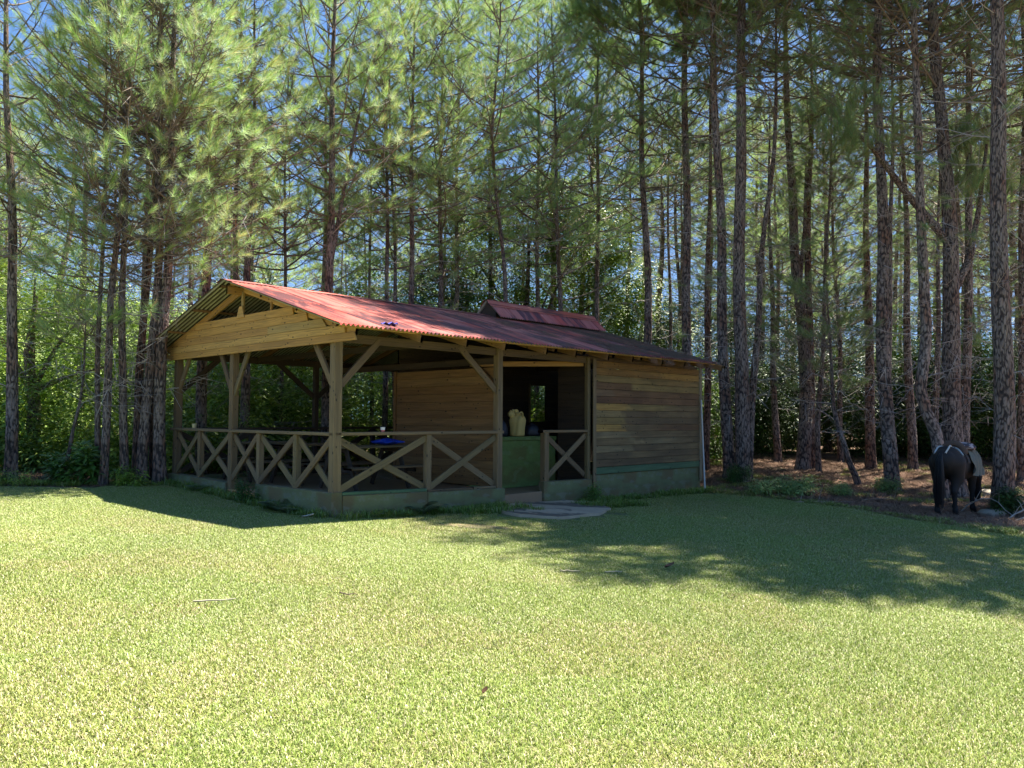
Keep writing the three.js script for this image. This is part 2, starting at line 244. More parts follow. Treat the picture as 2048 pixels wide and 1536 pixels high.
// railings
const railing = (name, a, b, posts, top, bot, side) => {
  const r = part(name); const A = (s, h, off) => side === 'v' ? L(0.065 + off, h, s) : L(s, h, (side === 'u' ? 0.065 : 6.2) + off);
  const m = side === 'back' ? W.dark : W.grey, acr = side === 'v' ? V(1, 0, 0) : V(0, 0, 1);
  mesh('top_rail', boardAB(A(a, top - 0.024, -0.005), A(b, top - 0.024, -0.005), 0.145, 0.056, acr, { c: 0.008, seg: 2 }), pick(m), r);
  posts.forEach((p, i) => {
    const [s, kind] = p;
    if (kind) bd('baluster', A(s, bot(s) - 0.03, 0), A(s, top - 0.05, 0), 0.105, 0.115, pick(m), r, acr);
    if (i) { const p0 = posts[i - 1], s0 = p0[0] + (p0[1] ? 0.045 : 0.062), s1 = s - (kind ? 0.045 : 0.062);
      const f = side === 'v' ? 1 : -1, o1 = -0.035, o2 = 0.005, ax = side === 'v' ? V(0, 1, 0) : V(0, 1, 0);
      const w = 0.118, k = w * 0.45;
      mesh('cross_brace', boardAB(A(s0, bot(s0) + k, f * o2 * 1), A(s1, top - 0.06 - k, f * o2), w, 0.036, ax), pick(m), r);
      mesh('cross_brace', boardAB(A(s0, top - 0.06 - k, f * o1), A(s1, bot(s1) + k, f * o1), w, 0.036, ax), pick(m), r); }
  });
  return r;
};
railing('railing', 0.03, 6.42, [[0.065, 0], [1.24, 1], [2.54, 1], [3.62, 0], [5.03, 1], [6.2, 0]], 1.36, (v) => 0.36, 'v');
railing('railing', 0.02, 3.93, [[0.065, 0], [2.03, 1], [3.83, 0]], 1.362, (u) => 0.36 - 0.03 * u, 'u');
railing('railing', 5.1, 6.62, [[5.23, 0], [6.66, 0]], 1.362, (u) => 0.31, 'u');
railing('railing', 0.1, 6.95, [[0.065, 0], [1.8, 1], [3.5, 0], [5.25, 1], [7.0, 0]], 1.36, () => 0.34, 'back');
// beams and knee braces
const frame = part('roof_frame');
bd('beam', L(-0.02, 2.935, 0.07), L(11.36, 2.935, 0.07), 0.15, 0.055, W.grey[1], frame);
bd('eave_board', L(6.75, 3.1, 0.09), L(11.3, 3.1, 0.09), 0.22, 0.02, W.dark[0], frame);
bd('beam', L(0.09, 2.93, 0.1), L(0.09, 2.93, 6.2), 0.15, 0.05, W.dark[0], frame);
bd('beam', L(-0.02, 2.935, 6.2), L(11.36, 2.935, 6.2), 0.15, 0.055, W.dark[0], frame);
bd('beam', L(3.83, 2.76, 0.13), L(3.83, 2.76, 6.1), 0.13, 0.06, W.dark[0], frame);
bd('ridge_beam', L(-0.36, RIDGE - 0.17, VR), L(11.0, RIDGE - 0.17, VR), 0.15, 0.05, W.honey[1], frame);
const brace = (a, b, m = pick(W.grey)) => bd('knee_brace', a, b, 0.115, 0.05, m, frame);
brace(L(0.1, 2.1, 0.06), L(0.93, 2.95, 0.06), W.grey[1]); brace(L(0.06, 2.08, 0.1), L(0.06, 2.93, 0.74), W.grey[0]);
brace(L(3.8, 2.12, 0.06), L(2.78, 2.97, 0.06), W.grey[0]); brace(L(3.83, 2.2, 0.1), L(3.83, 2.74, 0.75), W.inner[0]);
brace(L(0.06, 2.05, 3.58), L(0.06, 2.93, 3.0), W.grey[3]); brace(L(0.06, 2.05, 3.66), L(0.06, 2.93, 4.22), W.grey[1]);
brace(L(0.06, 2.15, 6.16), L(0.06, 2.93, 5.6), W.grey[2]); brace(L(0.1, 2.15, 6.2), L(1.0, 2.93, 6.2), W.dark[0]);
brace(L(3.46, 2.1, 6.2), L(2.4, 2.95, 6.2), W.dark[1]); brace(L(3.54, 2.1, 6.2), L(4.5, 2.95, 6.2), W.dark[1]);
// rafters and purlins
const rafter = (u, v0, v1, m, drop = 0.115, w = 0.13, t = 0.045) => bd('rafter', L(u, roofH(v0) - drop, v0), L(u, roofH(v1) - drop, v1), w, t, m, frame);
rafter(-0.02, -0.62, VR - 0.03, W.honey[0]); rafter(-0.02, VW + 0.6, VR + 0.03, W.honey[1]);
for (const u of [1.21, 2.28, 3.25, 4.4, 5.35, 6.4, 7.4, 8.45, 9.5, 10.5, 11.25]) { const m = u < 6 ? pick(W.inner) : W.inner[1]; rafter(u, -0.66 - 0.1 * R0(), VR - 0.03, m); rafter(u, VW + 0.66, VR + 0.03, W.inner[0]); if (u > 4) { const q = u + 0.33; bd('rafter_stub', L(q, roofH(-0.62) - 0.1, -0.62 - 0.06 * R0()), L(q, roofH(0.1) - 0.1, 0.1), 0.07, 0.09, pick(W.inner), frame); } }
for (const v of [-0.66, 0.55, 1.75, 2.95]) for (const s of [0, 1]) { const vv = s ? VW - v : v, h = roofH(vv) - 0.032; bd('purlin', L(-0.4, h, vv), L(11.0, h, vv), 0.045, 0.07, s ? W.inner[2] : W.honey[2], frame); }
for (let i = 0; i < 3; i++) { const u = 1.9 + i * 3.4; bd('tie_beam', L(u, 2.95, 0.12), L(u, 2.95, 6.14), 0.12, 0.045, W.dark[1], frame); }
bd('king_post', L(-0.045, 3.45, 3.1), L(-0.045, 4.0, 3.1), 0.07, 0.05, W.honey[3], frame, V(0, 0, 1));
mesh('king_post_foot', prism([[2.95, 3.5], [3.26, 3.5], [3.16, 3.72], [3.05, 3.72]], 0.03, alongV(-0.1), 0.004), W.honey[2], frame);
bd('gable_stud', L(-0.045, 3.45, 2.02), L(-0.045, 3.7, 2.02), 0.06, 0.04, W.honey[1], frame, V(0, 0, 1));
// gable boards
const gable = part('gable');
const rows = [[2.832, 2.966, -0.70, -0.62, 6.66, 6.66, 3.2], [2.97, 3.106, -0.38, -0.36, 6.4, 6.4, 2.72], [3.11, 3.248, 0.16, 0.3, 5.98, 5.94, 2.1], [3.252, 3.396, 0.74, 0.8, 5.56, 5.5, 1.62], [3.4, 3.545, 1.22, 1.24, 5.1, 5.1, 0]];
rows.forEach(([h0, h1, ra, rb, la, lb, j], i) => {
  const mk = (poly, m, k) => { const g = prism(poly, 0.026, alongV(-0.078 + 0.003 * k), 0.004); const uv = g.attributes.uv; for (let q = 0; q < uv.count; q++) uv.setXY(q, uv.getX(q) + i * 3.7 + k, uv.getY(q) + i * 0.13); mesh('gable_board', g, m, gable); };
  if (j) { mk([[ra, h0], [j - 0.002, h0], [j - 0.002, h1], [rb, h1]], W.honey[(i + 1) % 4], 0); mk([[j + 0.002, h0], [la, h0], [lb, h1], [j + 0.002, h1]], W.honey[(i * 2) % 3], 1); }
  else mk([[ra, h0], [la, h0], [lb, h1], [rb, h1]], W.honey[0], 0);
});
// corrugated roof sheets: two layers (painted top, bare underside) 3 mm apart
function corrugated(len, n, pitch = 0.088, amp = 0.018, sub = 8) {
  const pos = [], uv = [], idx = [], N = n * sub; const rows_ = 2;
  const layer = (dy, flip, u0) => { const base = pos.length / 3; for (let r = 0; r <= rows_; r++) for (let i = 0; i <= N; i++) { const x = i / sub * pitch, a = i / sub * Math.PI * 2; pos.push(x, amp * Math.cos(a) + dy, r / rows_ * len); uv.push(x, r / rows_ * len); } for (let r = 0; r < rows_; r++) for (let i = 0; i < N; i++) { const a = base + r * (N + 1) + i, b = a + N + 1; flip ? idx.push(a, a + 1, b, a + 1, b + 1, b) : idx.push(a, b, a + 1, a + 1, b, b + 1); } return base; };
  layer(0.0015, false); const mid = idx.length; layer(-0.0015, true);
  const g = geo(pos, idx, uv); g.addGroup(0, mid, 0); g.addGroup(mid, idx.length - mid, 1); return g;
}
const roof = part('roof');
const sheetLen = (VR + OE) / Math.cos(Math.atan(SL)), NS = 10, SW = 0.88;
const longS = corrugated(sheetLen * 0.53, NS), shortS = corrugated(sheetLen * 0.51, NS);
const ang = Math.atan(SL);
for (let s = 0; s < 2; s++) for (let r = 0; r < 2; r++) for (let i = 0; i < 13; i++) {
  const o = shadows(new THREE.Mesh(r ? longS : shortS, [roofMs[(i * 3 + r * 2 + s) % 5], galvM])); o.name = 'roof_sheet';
  const u = -0.45 + i * SW, q = M4();
  // local z of the sheet runs down the slope, from the ridge for r = 0 and from the middle for r = 1
  const start = r ? sheetLen * 0.475 : 0.0, lift = (r ? 0 : 0.0045) + 0.002 * R0() + (i % 2) * 0.003;
  if (s === 0) q.makeRotationX(ang).setPosition(u, RIDGE + 0.002 + lift - Math.sin(ang) * start, -VR + Math.cos(ang) * start);
  else q.makeRotationY(Math.PI).multiply(M4().makeRotationX(ang)).setPosition(u + SW, RIDGE + 0.002 + lift - Math.sin(ang) * start, -VR - Math.cos(ang) * start);
  o.applyMatrix4(q); o.rotateY((R0() - 0.5) * 0.006); roof.add(o);
}
const capShape = (w, h, L0, L1, yr, v0, n = 10, drop = 0.0) => { const pos = [], uv = [], idx = []; const prof = [[-w, -w * h - drop], [-w * 0.55, -w * 0.55 * h], [-0.06, -0.012], [0.06, -0.012], [w * 0.55, -w * 0.55 * h], [w, -w * h - drop]]; let c = 0; for (let i = 0; i <= n; i++) for (const p of prof) { pos.push(lerp(L0, L1, i / n), yr + p[1] + 0.006 * Math.sin(i * 2.3), -(v0 + p[0])); uv.push(p[0], lerp(L0, L1, i / n)); } const w6 = prof.length; for (let i = 0; i < n; i++) for (let j = 0; j < w6 - 1; j++) { const a = i * w6 + j; idx.push(a, a + w6, a + 1, a + 1, a + w6, a + w6 + 1); } return geo(pos, idx, uv); };
for (let i = 0; i < 4; i++) mesh('ridge_cap', capShape(0.22, SL, -0.47 + i * 2.9, -0.47 + (i + 1) * 2.9 + (i < 3 ? 0.08 : 0), RIDGE + 0.035 + (i % 2) * 0.004, VR, 4), roofMs[(i + 2) % 5], roof);
// raised vent on the ridge
const vent = part('roof_vent');
{ const V0 = 6.45, V1 = 10.75, HR = 4.57, HE = 4.12, WV = 0.5, a = Math.atan((HR - HE) / WV), len = WV / Math.cos(a), n = 5, sw = (V1 - V0) / n, sh = corrugated(len, 10, sw / 10);
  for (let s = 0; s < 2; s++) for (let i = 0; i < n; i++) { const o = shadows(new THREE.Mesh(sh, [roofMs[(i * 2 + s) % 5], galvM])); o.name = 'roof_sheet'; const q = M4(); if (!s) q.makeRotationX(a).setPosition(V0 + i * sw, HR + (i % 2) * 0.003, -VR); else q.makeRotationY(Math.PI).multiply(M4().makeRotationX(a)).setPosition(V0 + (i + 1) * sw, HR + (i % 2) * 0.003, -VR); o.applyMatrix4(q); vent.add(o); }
  mesh('ridge_cap', capShape(0.2, (HR - HE) / WV, V0 - 0.03, V1 + 0.03, HR + 0.03, VR, 8), roofMs[1], vent);
  for (const v of [VR - 0.3, VR + 0.3]) bd('vent_board', L(V0 + 0.06, 4.12, v), L(V1 - 0.06, 4.12, v), 0.3, 0.03, W.dark[1], vent);
  for (const u of [V0 + 0.08, V1 - 0.08]) mesh('vent_board', prism([[VR - 0.3, 4.0], [VR + 0.3, 4.0], [VR + 0.3, 4.26], [VR, 4.52], [VR - 0.3, 4.26]], 0.03, alongV(u - 0.015), 0.003), W.dark[1], vent); }
// plank walls
const wallF = part('front_wall');
{ const hon = [0.46, 0.28, 0.09], gry = [0.19, 0.135, 0.085], drk = [0.12, 0.085, 0.058], red = [0.16, 0.085, 0.05], wrm = [0.27, 0.15, 0.045], olv = [0.27, 0.195, 0.085], deep = [0.11, 0.048, 0.03], lg = [0.26, 0.205, 0.14];
  const scheme = [[wrm, wrm, wrm], [wrm, [0.27, 0.16, 0.06], hon], [olv, olv, [0.3, 0.2, 0.09]], [red, olv, olv], [[0.17, 0.11, 0.08], red, red], [deep, deep, [0.19, 0.1, 0.06]], [hon, olv, gry], [[0.3, 0.22, 0.12], drk, gry], [olv, drk, drk], [hon, gry, red], [lg, gry, gry], [gry, lg, gry], [lg, drk, gry], [drk, gry, drk], [drk, drk, gry]];
  const n = 15, h0 = 0.515, h1 = 2.93, ph = (h1 - h0) / n;
  scheme.forEach((s, i) => { const k = [0.18 + 0.2 * R0(), 0.5 + 0.25 * R0()], hh = h1 - (i + 0.5) * ph; const f = (x, y) => { const m = fbm(x * 14 + i * 7, y * 2 + i, 3) - 0.5, c = x + 0.25 * m < k[0] ? s[0] : mix3(s[1], s[2], sstep(k[1] - 0.1, k[1] + 0.1, x + 0.3 * m)); return mix3(c, [0.22, 0.14, 0.08], 0.25).map((q, j) => q * (1.0 + 0.5 * m) * [1.3, 1.25, 0.9][j]); };
    mesh('plank', boardAB(L(6.84, hh, -0.04), L(11.28, hh, -0.04), ph - 0.003, 0.028 + 0.004 * R0(), V(0, 1, 0), { seg: 40, color: f, c: 0.009 }), W.white, wallF); });
  mesh('plank', boardAB(L(6.84, 0.435, -0.045), L(11.3, 0.435, -0.045), 0.15, 0.035, V(0, 1, 0), {}), greenPaint, wallF); }
const plankWall = (name, a0, a1, fix, h0, h1, n, mats, side, t = 0.03) => { const w = part(name), ph = (h1 - h0) / n; for (let i = 0; i < n; i++) { const h = h0 + (i + 0.5) * ph, A = (s) => side === 'v' ? L(fix, h, s) : L(s, h, fix); mesh('plank', boardAB(A(a0), A(a1), ph - 0.0015, t + 0.003 * R0(), V(0, 1, 0), { c: 0.005 }), pick(mats), w); } return w; };
plankWall('partition_wall', 0.14, 3.4, 3.9, 0.23, 2.64, 14, W.inner, 'v');
bd('trim_board', L(3.872, 0.25, 0.17), L(3.872, 2.66, 0.17), 0.1, 0.02, W.inner[2], B, V(0, 0, 1)); bd('trim_board', L(3.872, 0.25, 3.44), L(3.872, 2.66, 3.44), 0.08, 0.06, W.inner[1], B, V(0, 0, 1));
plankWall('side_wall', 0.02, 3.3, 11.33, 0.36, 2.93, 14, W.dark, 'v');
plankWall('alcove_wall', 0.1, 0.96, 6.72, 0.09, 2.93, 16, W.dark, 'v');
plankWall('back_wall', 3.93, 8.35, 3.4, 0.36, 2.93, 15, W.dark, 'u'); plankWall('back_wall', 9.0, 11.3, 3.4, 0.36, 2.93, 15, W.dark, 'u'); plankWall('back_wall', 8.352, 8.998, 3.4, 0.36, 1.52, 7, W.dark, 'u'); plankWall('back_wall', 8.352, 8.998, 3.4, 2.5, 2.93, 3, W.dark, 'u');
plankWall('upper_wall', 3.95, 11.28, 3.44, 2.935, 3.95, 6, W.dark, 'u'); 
// serving counter
const counter = part('counter');
mesh('counter_front', boxUV(2.72, 1.03, 0.13).applyMatrix4(M4().makeTranslation(5.29, 0.605, -1.05)), greenC2, counter);
mesh('counter_top', boxUV(2.72, 0.085, 0.5).applyMatrix4(M4().makeTranslation(5.29, 1.163, -1.2)), greenC2, counter);
mesh('counter_pillar', boxUV(0.06, 1.0, 0.03).applyMatrix4(M4().makeTranslation(6.35, 0.6, -0.97)), greenC2, counter);
bd('lintel', L(3.95, 2.74, 1.02), L(6.64, 2.85, 0.16), 0.11, 0.045, W.honey[1]);
bd('window_jamb', L(8.33, 1.5, 3.36), L(8.33, 2.54, 3.36), 0.05, 0.05, W.grey[2], B, V(1, 0, 0));

/* ---------- needles and litter on the roof ---------- */
const brownN = (r) => mix3([0.14, 0.072, 0.045], [0.27, 0.175, 0.11], r());
function needleMat(n, spread, len, seed, y = 0.01, w = 0.003) { const r = rng(seed), p = [], c = [], id = []; for (let i = 0; i < n; i++) { const a = r() * 6.283, x = (r() - 0.5) * spread, z = (r() - 0.5) * spread, l = len * (0.6 + 0.6 * r()), yy = y * r(), dx = Math.cos(a) * l / 2, dz = Math.sin(a) * l / 2, b = p.length / 3, k = brownN(r), t = (r() - 0.5) * y * 2; p.push(x - dx, yy - t, z - dz, x + dx, yy + t, z + dz, x + dx - Math.sin(a) * w * 1.5, yy + t, z + dz + Math.cos(a) * w * 1.5, x - dx - Math.sin(a) * w * 1.5, yy - t, z - dz + Math.cos(a) * w * 1.5); id.push(b, b + 1, b + 2, b, b + 2, b + 3); for (let q = 0; q < 4; q++) c.push(...k); } return geo(p, id, null, c); }
{ const g = needleMat(60, 0.4, 0.16, 61, 0.015), spots = []; const r = rng(62);
  for (let i = 0; i < 700; i++) { const u = lerp(4.5, 11, Math.pow(r(), 0.55)), v = -0.72 + 3.6 * r(); if (fbm(u * 1.3, v * 1.3, 3) + (u - 7) * 0.06 < 0.5) continue; spots.push([u, v]); }
  for (let i = 0; i < 12; i++) spots.push([lerp(8.0, 10.8, r()), -0.75]);
  const im = shadows(new THREE.InstancedMesh(g, mat([1, 1, 1], 0.9, { vertexColors: true }), spots.length)); im.name = 'pine_litter'; im.userData.kind = 'stuff';
  spots.forEach(([u, v], i) => { const droop = v < -0.74; im.setMatrixAt(i, M4().makeRotationX(droop ? 1.2 : ang).multiply(M4().makeRotationY(r() * 6.28)).multiply(M4().makeScale(droop ? 0.45 : 1, 1, droop ? 0.6 : 1)).setPosition(u, roofH(v) + (droop ? -0.07 : 0.022), -v)); }); roof.add(im); }
{ const b = thing('blue_rag', 'small blue rag lying on the sunlit red roof edge', 'rag'); const p = [], id = []; const n = 9; const [X, Z] = fromUV(0.75, -0.45); for (let j = 0; j <= n; j++) for (let i = 0; i <= n; i++) { const x = (i / n - 0.5) * 0.26, z = (j / n - 0.5) * 0.2; p.push(x, 0.03 + 0.03 * Math.sin(i * 1.7 + j) * Math.cos(j * 1.3), z); } for (let j = 0; j < n; j++) for (let i = 0; i < n; i++) { const a = j * (n + 1) + i; id.push(a, a + n + 1, a + 1, a + 1, a + n + 1, a + n + 2); } b.position.set(X, roofH(-0.45) + 0.01, -Z); mesh('cloth', geo(p, id), new THREE.MeshPhysicalMaterial({ color: col([0.07, 0.075, 0.3]), roughness: 1, specularIntensity: 0.2, side: THREE.DoubleSide }), b); }

/* ---------- things in and on the shelter ---------- */
function picnicTable(u, v, label, turn = 0) {
  const [X, Z] = fromUV(u, v), t = thing('picnic_table', label, 'picnic table', [X, 0.215, -Z], 0.8021 + turn, 'picnic tables in the shelter');
  const Lg = 1.75, P = (x, y, z) => V(x, y, z);
  for (let i = 0; i < 5; i++) mesh('table_plank', boardAB(P(-Lg / 2, 0.82, (i - 2) * 0.145), P(Lg / 2, 0.82, (i - 2) * 0.145), 0.135, 0.035, V(0, 0, 1)), pick(W.grey), t);
  for (const s of [-1, 1]) for (let i = 0; i < 2; i++) mesh('bench_plank', boardAB(P(-Lg / 2, 0.44, s * (0.62 + i * 0.14)), P(Lg / 2, 0.44, s * (0.62 + i * 0.14)), 0.132, 0.04, V(0, 0, 1)), pick(W.grey), t);
  for (const x of [-0.62, 0.62]) { for (const s of [-1, 1]) mesh('leg', boardAB(P(x, 0.01, s * 0.62), P(x, 0.8, s * 0.24), 0.1, 0.04, V(0, 0, 1).multiplyScalar(1)), pick(W.dark), t); mesh('cross_bar', boardAB(P(x + 0.042, 0.38, -0.76), P(x + 0.042, 0.38, 0.76), 0.09, 0.04), pick(W.dark), t); mesh('cross_bar', boardAB(P(x + 0.042, 0.755, -0.33), P(x + 0.042, 0.755, 0.33), 0.09, 0.04), pick(W.dark), t); }
  return t;
}
picnicTable(2.0, 1.95, 'picnic table under the blue plastic bag, nearest the front railing');
picnicTable(1.9, 3.7, 'dark picnic table in the middle of the shelter floor');
picnicTable(1.6, 5.25, 'wooden picnic table against the back railing of the shelter');
// crumpled surface of revolution
function sack(prof, n, f) { const p = [], id = [], uv = [], m = prof.length; for (let k = 0; k < m; k++) for (let j = 0; j <= n; j++) { const a = (j % n) / n * Math.PI * 2, q = f(a, k / (m - 1)), r = prof[k][0]; p.push(q[0] + r * q[2] * Math.cos(a), prof[k][1] + q[1], r * q[3] * Math.sin(a)); uv.push(j / n, k / m); } for (let k = 0; k < m - 1; k++) for (let j = 0; j < n; j++) { const a = k * (n + 1) + j; id.push(a, a + n + 1, a + 1, a + 1, a + n + 1, a + n + 2); } return geo(p, id, uv); }
const at = (u, h, v) => { const [X, Z] = fromUV(u, v); return [X, h, -Z]; };
{ const t = thing('plastic_bag', 'shiny blue plastic bag lying on the picnic table', 'plastic bag', at(2.55, 1.055, 1.98), 0.1); t.scale.set(0.85, 0.85, 0.85);
  const pf = []; for (let i = 0; i <= 14; i++) { const s = i / 14; pf.push([0.34 * Math.sin(Math.PI * Math.min(1, s * 0.5 + 0.02 + 0.48 * s)) + 0.004, 0.15 * s]); }
  mesh('bag_body', sack(pf, 34, (a, s) => { const w = 1 + 0.2 * Math.sin(a * 5 + s * 4) + 0.1 * Math.sin(a * 11 - s * 9); return [0, 0.02 * Math.sin(a * 7) * s, w, 0.55 * w]; }), mat([0.012, 0.05, 0.42], 0.3), t); }
{ const t = thing('paper_cup', 'small white and pink cup on the front railing', 'cup', at(1.02, 1.362, 0.06)); const c = new THREE.LatheGeometry([[0.03, 0], [0.036, 0.035]].map((p) => new THREE.Vector2(...p)), 16), d = new THREE.LatheGeometry([[0.036, 0.035], [0.042, 0.085], [0.039, 0.085], [0.03, 0.01], [0, 0.008]].map((p) => new THREE.Vector2(...p)), 16); mesh('cup_base', c, mat([0.55, 0.12, 0.12], 0.5), t); mesh('cup_wall', d, mat([0.75, 0.68, 0.64], 0.5), t); }
{ const t = thing('cardboard_cup', 'pale yellow cup near the far end of the left railing', 'cup', at(0.06, 1.36, 5.35)); mesh('cup_wall', new THREE.LatheGeometry([[0.001, 0], [0.042, 0], [0.052, 0.1], [0.049, 0.1], [0.038, 0.012], [0.001, 0.012]].map((p) => new THREE.Vector2(...p)), 14), mat([0.5, 0.43, 0.22], 0.7), t); }
{ const t = thing('yellow_sack', 'yellow cloth sack with a knotted top on the green counter', 'sack', at(5.55, 1.206, 1.16), 0.7); const pf = [[0.001, 0], [0.15, 0.005], [0.17, 0.04], [0.168, 0.12], [0.175, 0.22], [0.19, 0.3], [0.195, 0.36], [0.17, 0.42], [0.12, 0.46], [0.07, 0.485], [0.055, 0.5], [0.075, 0.54], [0.06, 0.57], [0.001, 0.56]];
  const m = mat([0.5, 0.37, 0.12], 0.85); mesh('sack_body', sack(pf, 30, (a, s) => { const w = 1 + (0.06 + 0.12 * s) * Math.sin(a * 4 + 2 * s) + 0.05 * Math.sin(a * 9 + s * 7); return [-0.1 * sstep(0.6, 1, s), 0.04 * Math.sin(a * 2 + 1) * sstep(0.4, 0.8, s), w, w * 0.8]; }), m, t);
  const tb = new Tubes(); for (const s of [-1, 1]) { const pts = []; for (let i = 0; i <= 12; i++) { const q = i / 12; pts.push(V(-0.09 + 0.2 * q, 0.46 - 0.06 * q + 0.11 * Math.sin(q * 3.14), s * (0.06 + 0.07 * Math.sin(q * 3.14)))); } tb.add(pts, pts.map(() => 0.018), 6); } mesh('sack_tie', tb.build(), m, t);
  const ear = []; for (let i = 0; i <= 8; i++) ear.push([0.095 * Math.sin(Math.PI * (0.06 + 0.94 * i / 8)) + 0.002, 0.19 * i / 8]); mesh('sack_mouth', sack(ear, 16, (a, s) => [-0.17 - 0.03 * s, 0.4, 1 + 0.12 * Math.sin(a * 5), 0.75]), m, t); }
{ const m = mat([0.012, 0.013, 0.018], 0.6); const bag = (u, label, k) => { const t = thing('black_bag', label, 'bag', at(u, 1.206, 1.18), 0.8); const pf = [[0.001, 0], [0.17, 0.01], [0.2, 0.08], [0.19, 0.2], [0.15, 0.3], [0.08, 0.36], [0.001, 0.375]].map((p) => [p[0], p[1] * k]); mesh('bag_body', sack(pf, 24, (a, s) => { const w = 1 + 0.07 * Math.sin(a * 5 + s * 3); return [0, 0, w * 1.1, w * 0.8]; }), m, t); const tb = new Tubes(); const pts = []; for (let i = 0; i <= 8; i++) { const q = i / 8 * Math.PI; pts.push(V(0.06 * Math.cos(q), (0.34 + 0.07 * Math.sin(q)) * k, 0)); } tb.add(pts, pts.map(() => 0.01), 6); mesh('bag_handle', tb.build(), m, t); };
  bag(6.05, 'black bag on the counter right of the yellow sack', 0.72); bag(5.0, 'black rounded bag on the counter left of the yellow sack', 1.0); }
{ const t = thing('white_pole', 'thin white pole leaning against the right corner of the shelter', 'pole'); const [X, Z] = fromUV(11.12, -0.32), [X2, Z2] = fromUV(11.28, -0.12); const tb = new Tubes(); tb.add([V(X, ground(X, -Z) - 0.02, -Z), V(X2, 2.12, -Z2)], [0.022, 0.022], 8); mesh('pole_tube', tb.build(), mat([0.5, 0.5, 0.46], 0.6), t); }

/* ---------- slabs and small things on the lawn ---------- */
function flatStone(name, pts, top, m, label, cat, seed) { const r = rng(seed), s = new THREE.Shape(); const n = pts.length, P = []; for (let i = 0; i < n; i++) { const a = pts[i], b = pts[(i + 1) % n]; for (let k = 0; k < 4; k++) P.push([lerp(a[0], b[0], k / 4) + (r() - 0.5) * 0.05, lerp(a[1], b[1], k / 4) + (r() - 0.5) * 0.05]); } P.forEach((p, i) => i ? s.lineTo(p[0], p[1]) : s.moveTo(p[0], p[1]));
  const g = new THREE.ExtrudeGeometry(s, { depth: 0.2, bevelEnabled: true, bevelSize: 0.015, bevelThickness: 0.015, bevelSegments: 2 }); g.rotateX(-Math.PI / 2); const p = g.attributes.position; for (let i = 0; i < p.count; i++) { const y = p.getY(i), X = p.getX(i), z = p.getZ(i); p.setY(i, ground(X, z) + top + (y > 0.15 ? 0 : -0.12) + 0.012 * (fbm(X * 2, z * 2, 2) - 0.5)); } g.computeVertexNormals(); const t = thing(name, label, cat); mesh('slab_body', g, m, t); return t; }
flatStone('concrete_step', [[-0.55, 15.75], [-0.6, 14.9], [0.15, 14.15], [0.85, 14.0], [1.65, 14.9], [2.0, 15.8], [1.75, 16.85], [1.1, 16.9], [0.1, 16.4]], 0.065, slabM, 'worn grey concrete step slab before the shelter entrance', 'step', 4);
flatStone('path_stone', [[-1.0, 12.78], [-1.2, 12.6], [-0.6, 12.5], [-0.1, 12.6], [0.0, 12.75], [-0.5, 12.86]], 0.03, mat([0.7, 0.66, 0.58], 0.9, { map: slabT, bumpMap: concB, bumpScale: 0.01 }), 'pale narrow flat stone in the grass before the entrance slab', 'stone', 9);
flatStone('path_stone', [[-1.5, 12.3], [-1.4, 12.15], [-0.7, 12.18], [-0.5, 12.26], [-0.8, 12.36]], 0.02, mat([0.6, 0.56, 0.5], 0.9, { map: slabT, bumpMap: concB, bumpScale: 0.01 }), 'half buried flat stone nearer the lawn than the pale one', 'stone', 11);
function stick(label, X, Z, len, turn, r0, c, seed, cat = 'stick') { const r = rng(seed), t = thing('fallen_stick', label, cat, [X, ground(X, -Z) + 0.045, -Z], turn), tb = new Tubes(), pts = []; for (let i = 0; i <= 6; i++) pts.push(V((i / 6 - 0.5) * len, 0.012 * r(), 0.03 * (r() - 0.5))); tb.add(pts, pts.map((_, i) => r0 * (1 - 0.5 * i / 6)), 6, { color: c }); if (len > 0.4) for (let k = 0; k < 3; k++) { const s = pts[2 + k]; tb.add([s, s.clone().add(V(0.08, 0.02, (k % 2 ? 1 : -1) * 0.09))], [r0 * 0.6, r0 * 0.3], 4, { color: c }); } mesh('stick_wood', tb.build(), twigM, t); }
stick('pale straight stick lying on the sunny lawn centre', 0.69, 9.19, 0.22, 0.05, 0.01, [0.4, 0.34, 0.22], 1);
stick('thinner pale twig to the right of the straight stick', 1.2, 9.25, 0.2, 0.1, 0.008, [0.45, 0.38, 0.26], 2);
stick('grey crooked lichen twig on the left of the lawn', -2.66, 7.11, 0.36, 0.35, 0.009, [0.3, 0.27, 0.2], 3);
stick('dark thin twig lying below the grey crooked twig', -1.55, 7.55, 0.2, -0.3, 0.007, [0.1, 0.07, 0.05], 4);
function dryLeaf(label, X, Z, turn, c, s = 1) { const t = thing('fallen_leaf', label, 'leaf', [X, ground(X, -Z) + 0.06, -Z], turn); const p = [], id = []; const n = 6; for (let i = 0; i <= n; i++) { const q = i / n, w = 0.035 * Math.sin(Math.PI * (0.05 + 0.9 * q)); for (const k of [-1, 0, 1]) p.push((q - 0.5) * 0.15 * s, 0.02 * s * (k * k) + 0.035 * s * q * q, k * w * s); } for (let i = 0; i < n; i++) for (let j = 0; j < 2; j++) { const a = i * 3 + j; id.push(a, a + 1, a + 3, a + 1, a + 4, a + 3); } mesh('leaf_blade', geo(p, id), new THREE.MeshPhysicalMaterial({ color: col(c), roughness: 1, specularIntensity: 0.1, side: THREE.DoubleSide }), t); }
dryLeaf('curled brown leaf on the lawn near the tree shadow', 1.94, 9.65, 0.6, [0.13, 0.075, 0.05], 1.1);
dryLeaf('brown dry leaf on the grass low in the foreground', -0.16, 4.99, 1.2, [0.045, 0.026, 0.016], 0.5);
dryLeaf('white leaf lying by the left corner of the plinth', -3.2, 12.37, 0.1, [0.6, 0.55, 0.5], 1.2);

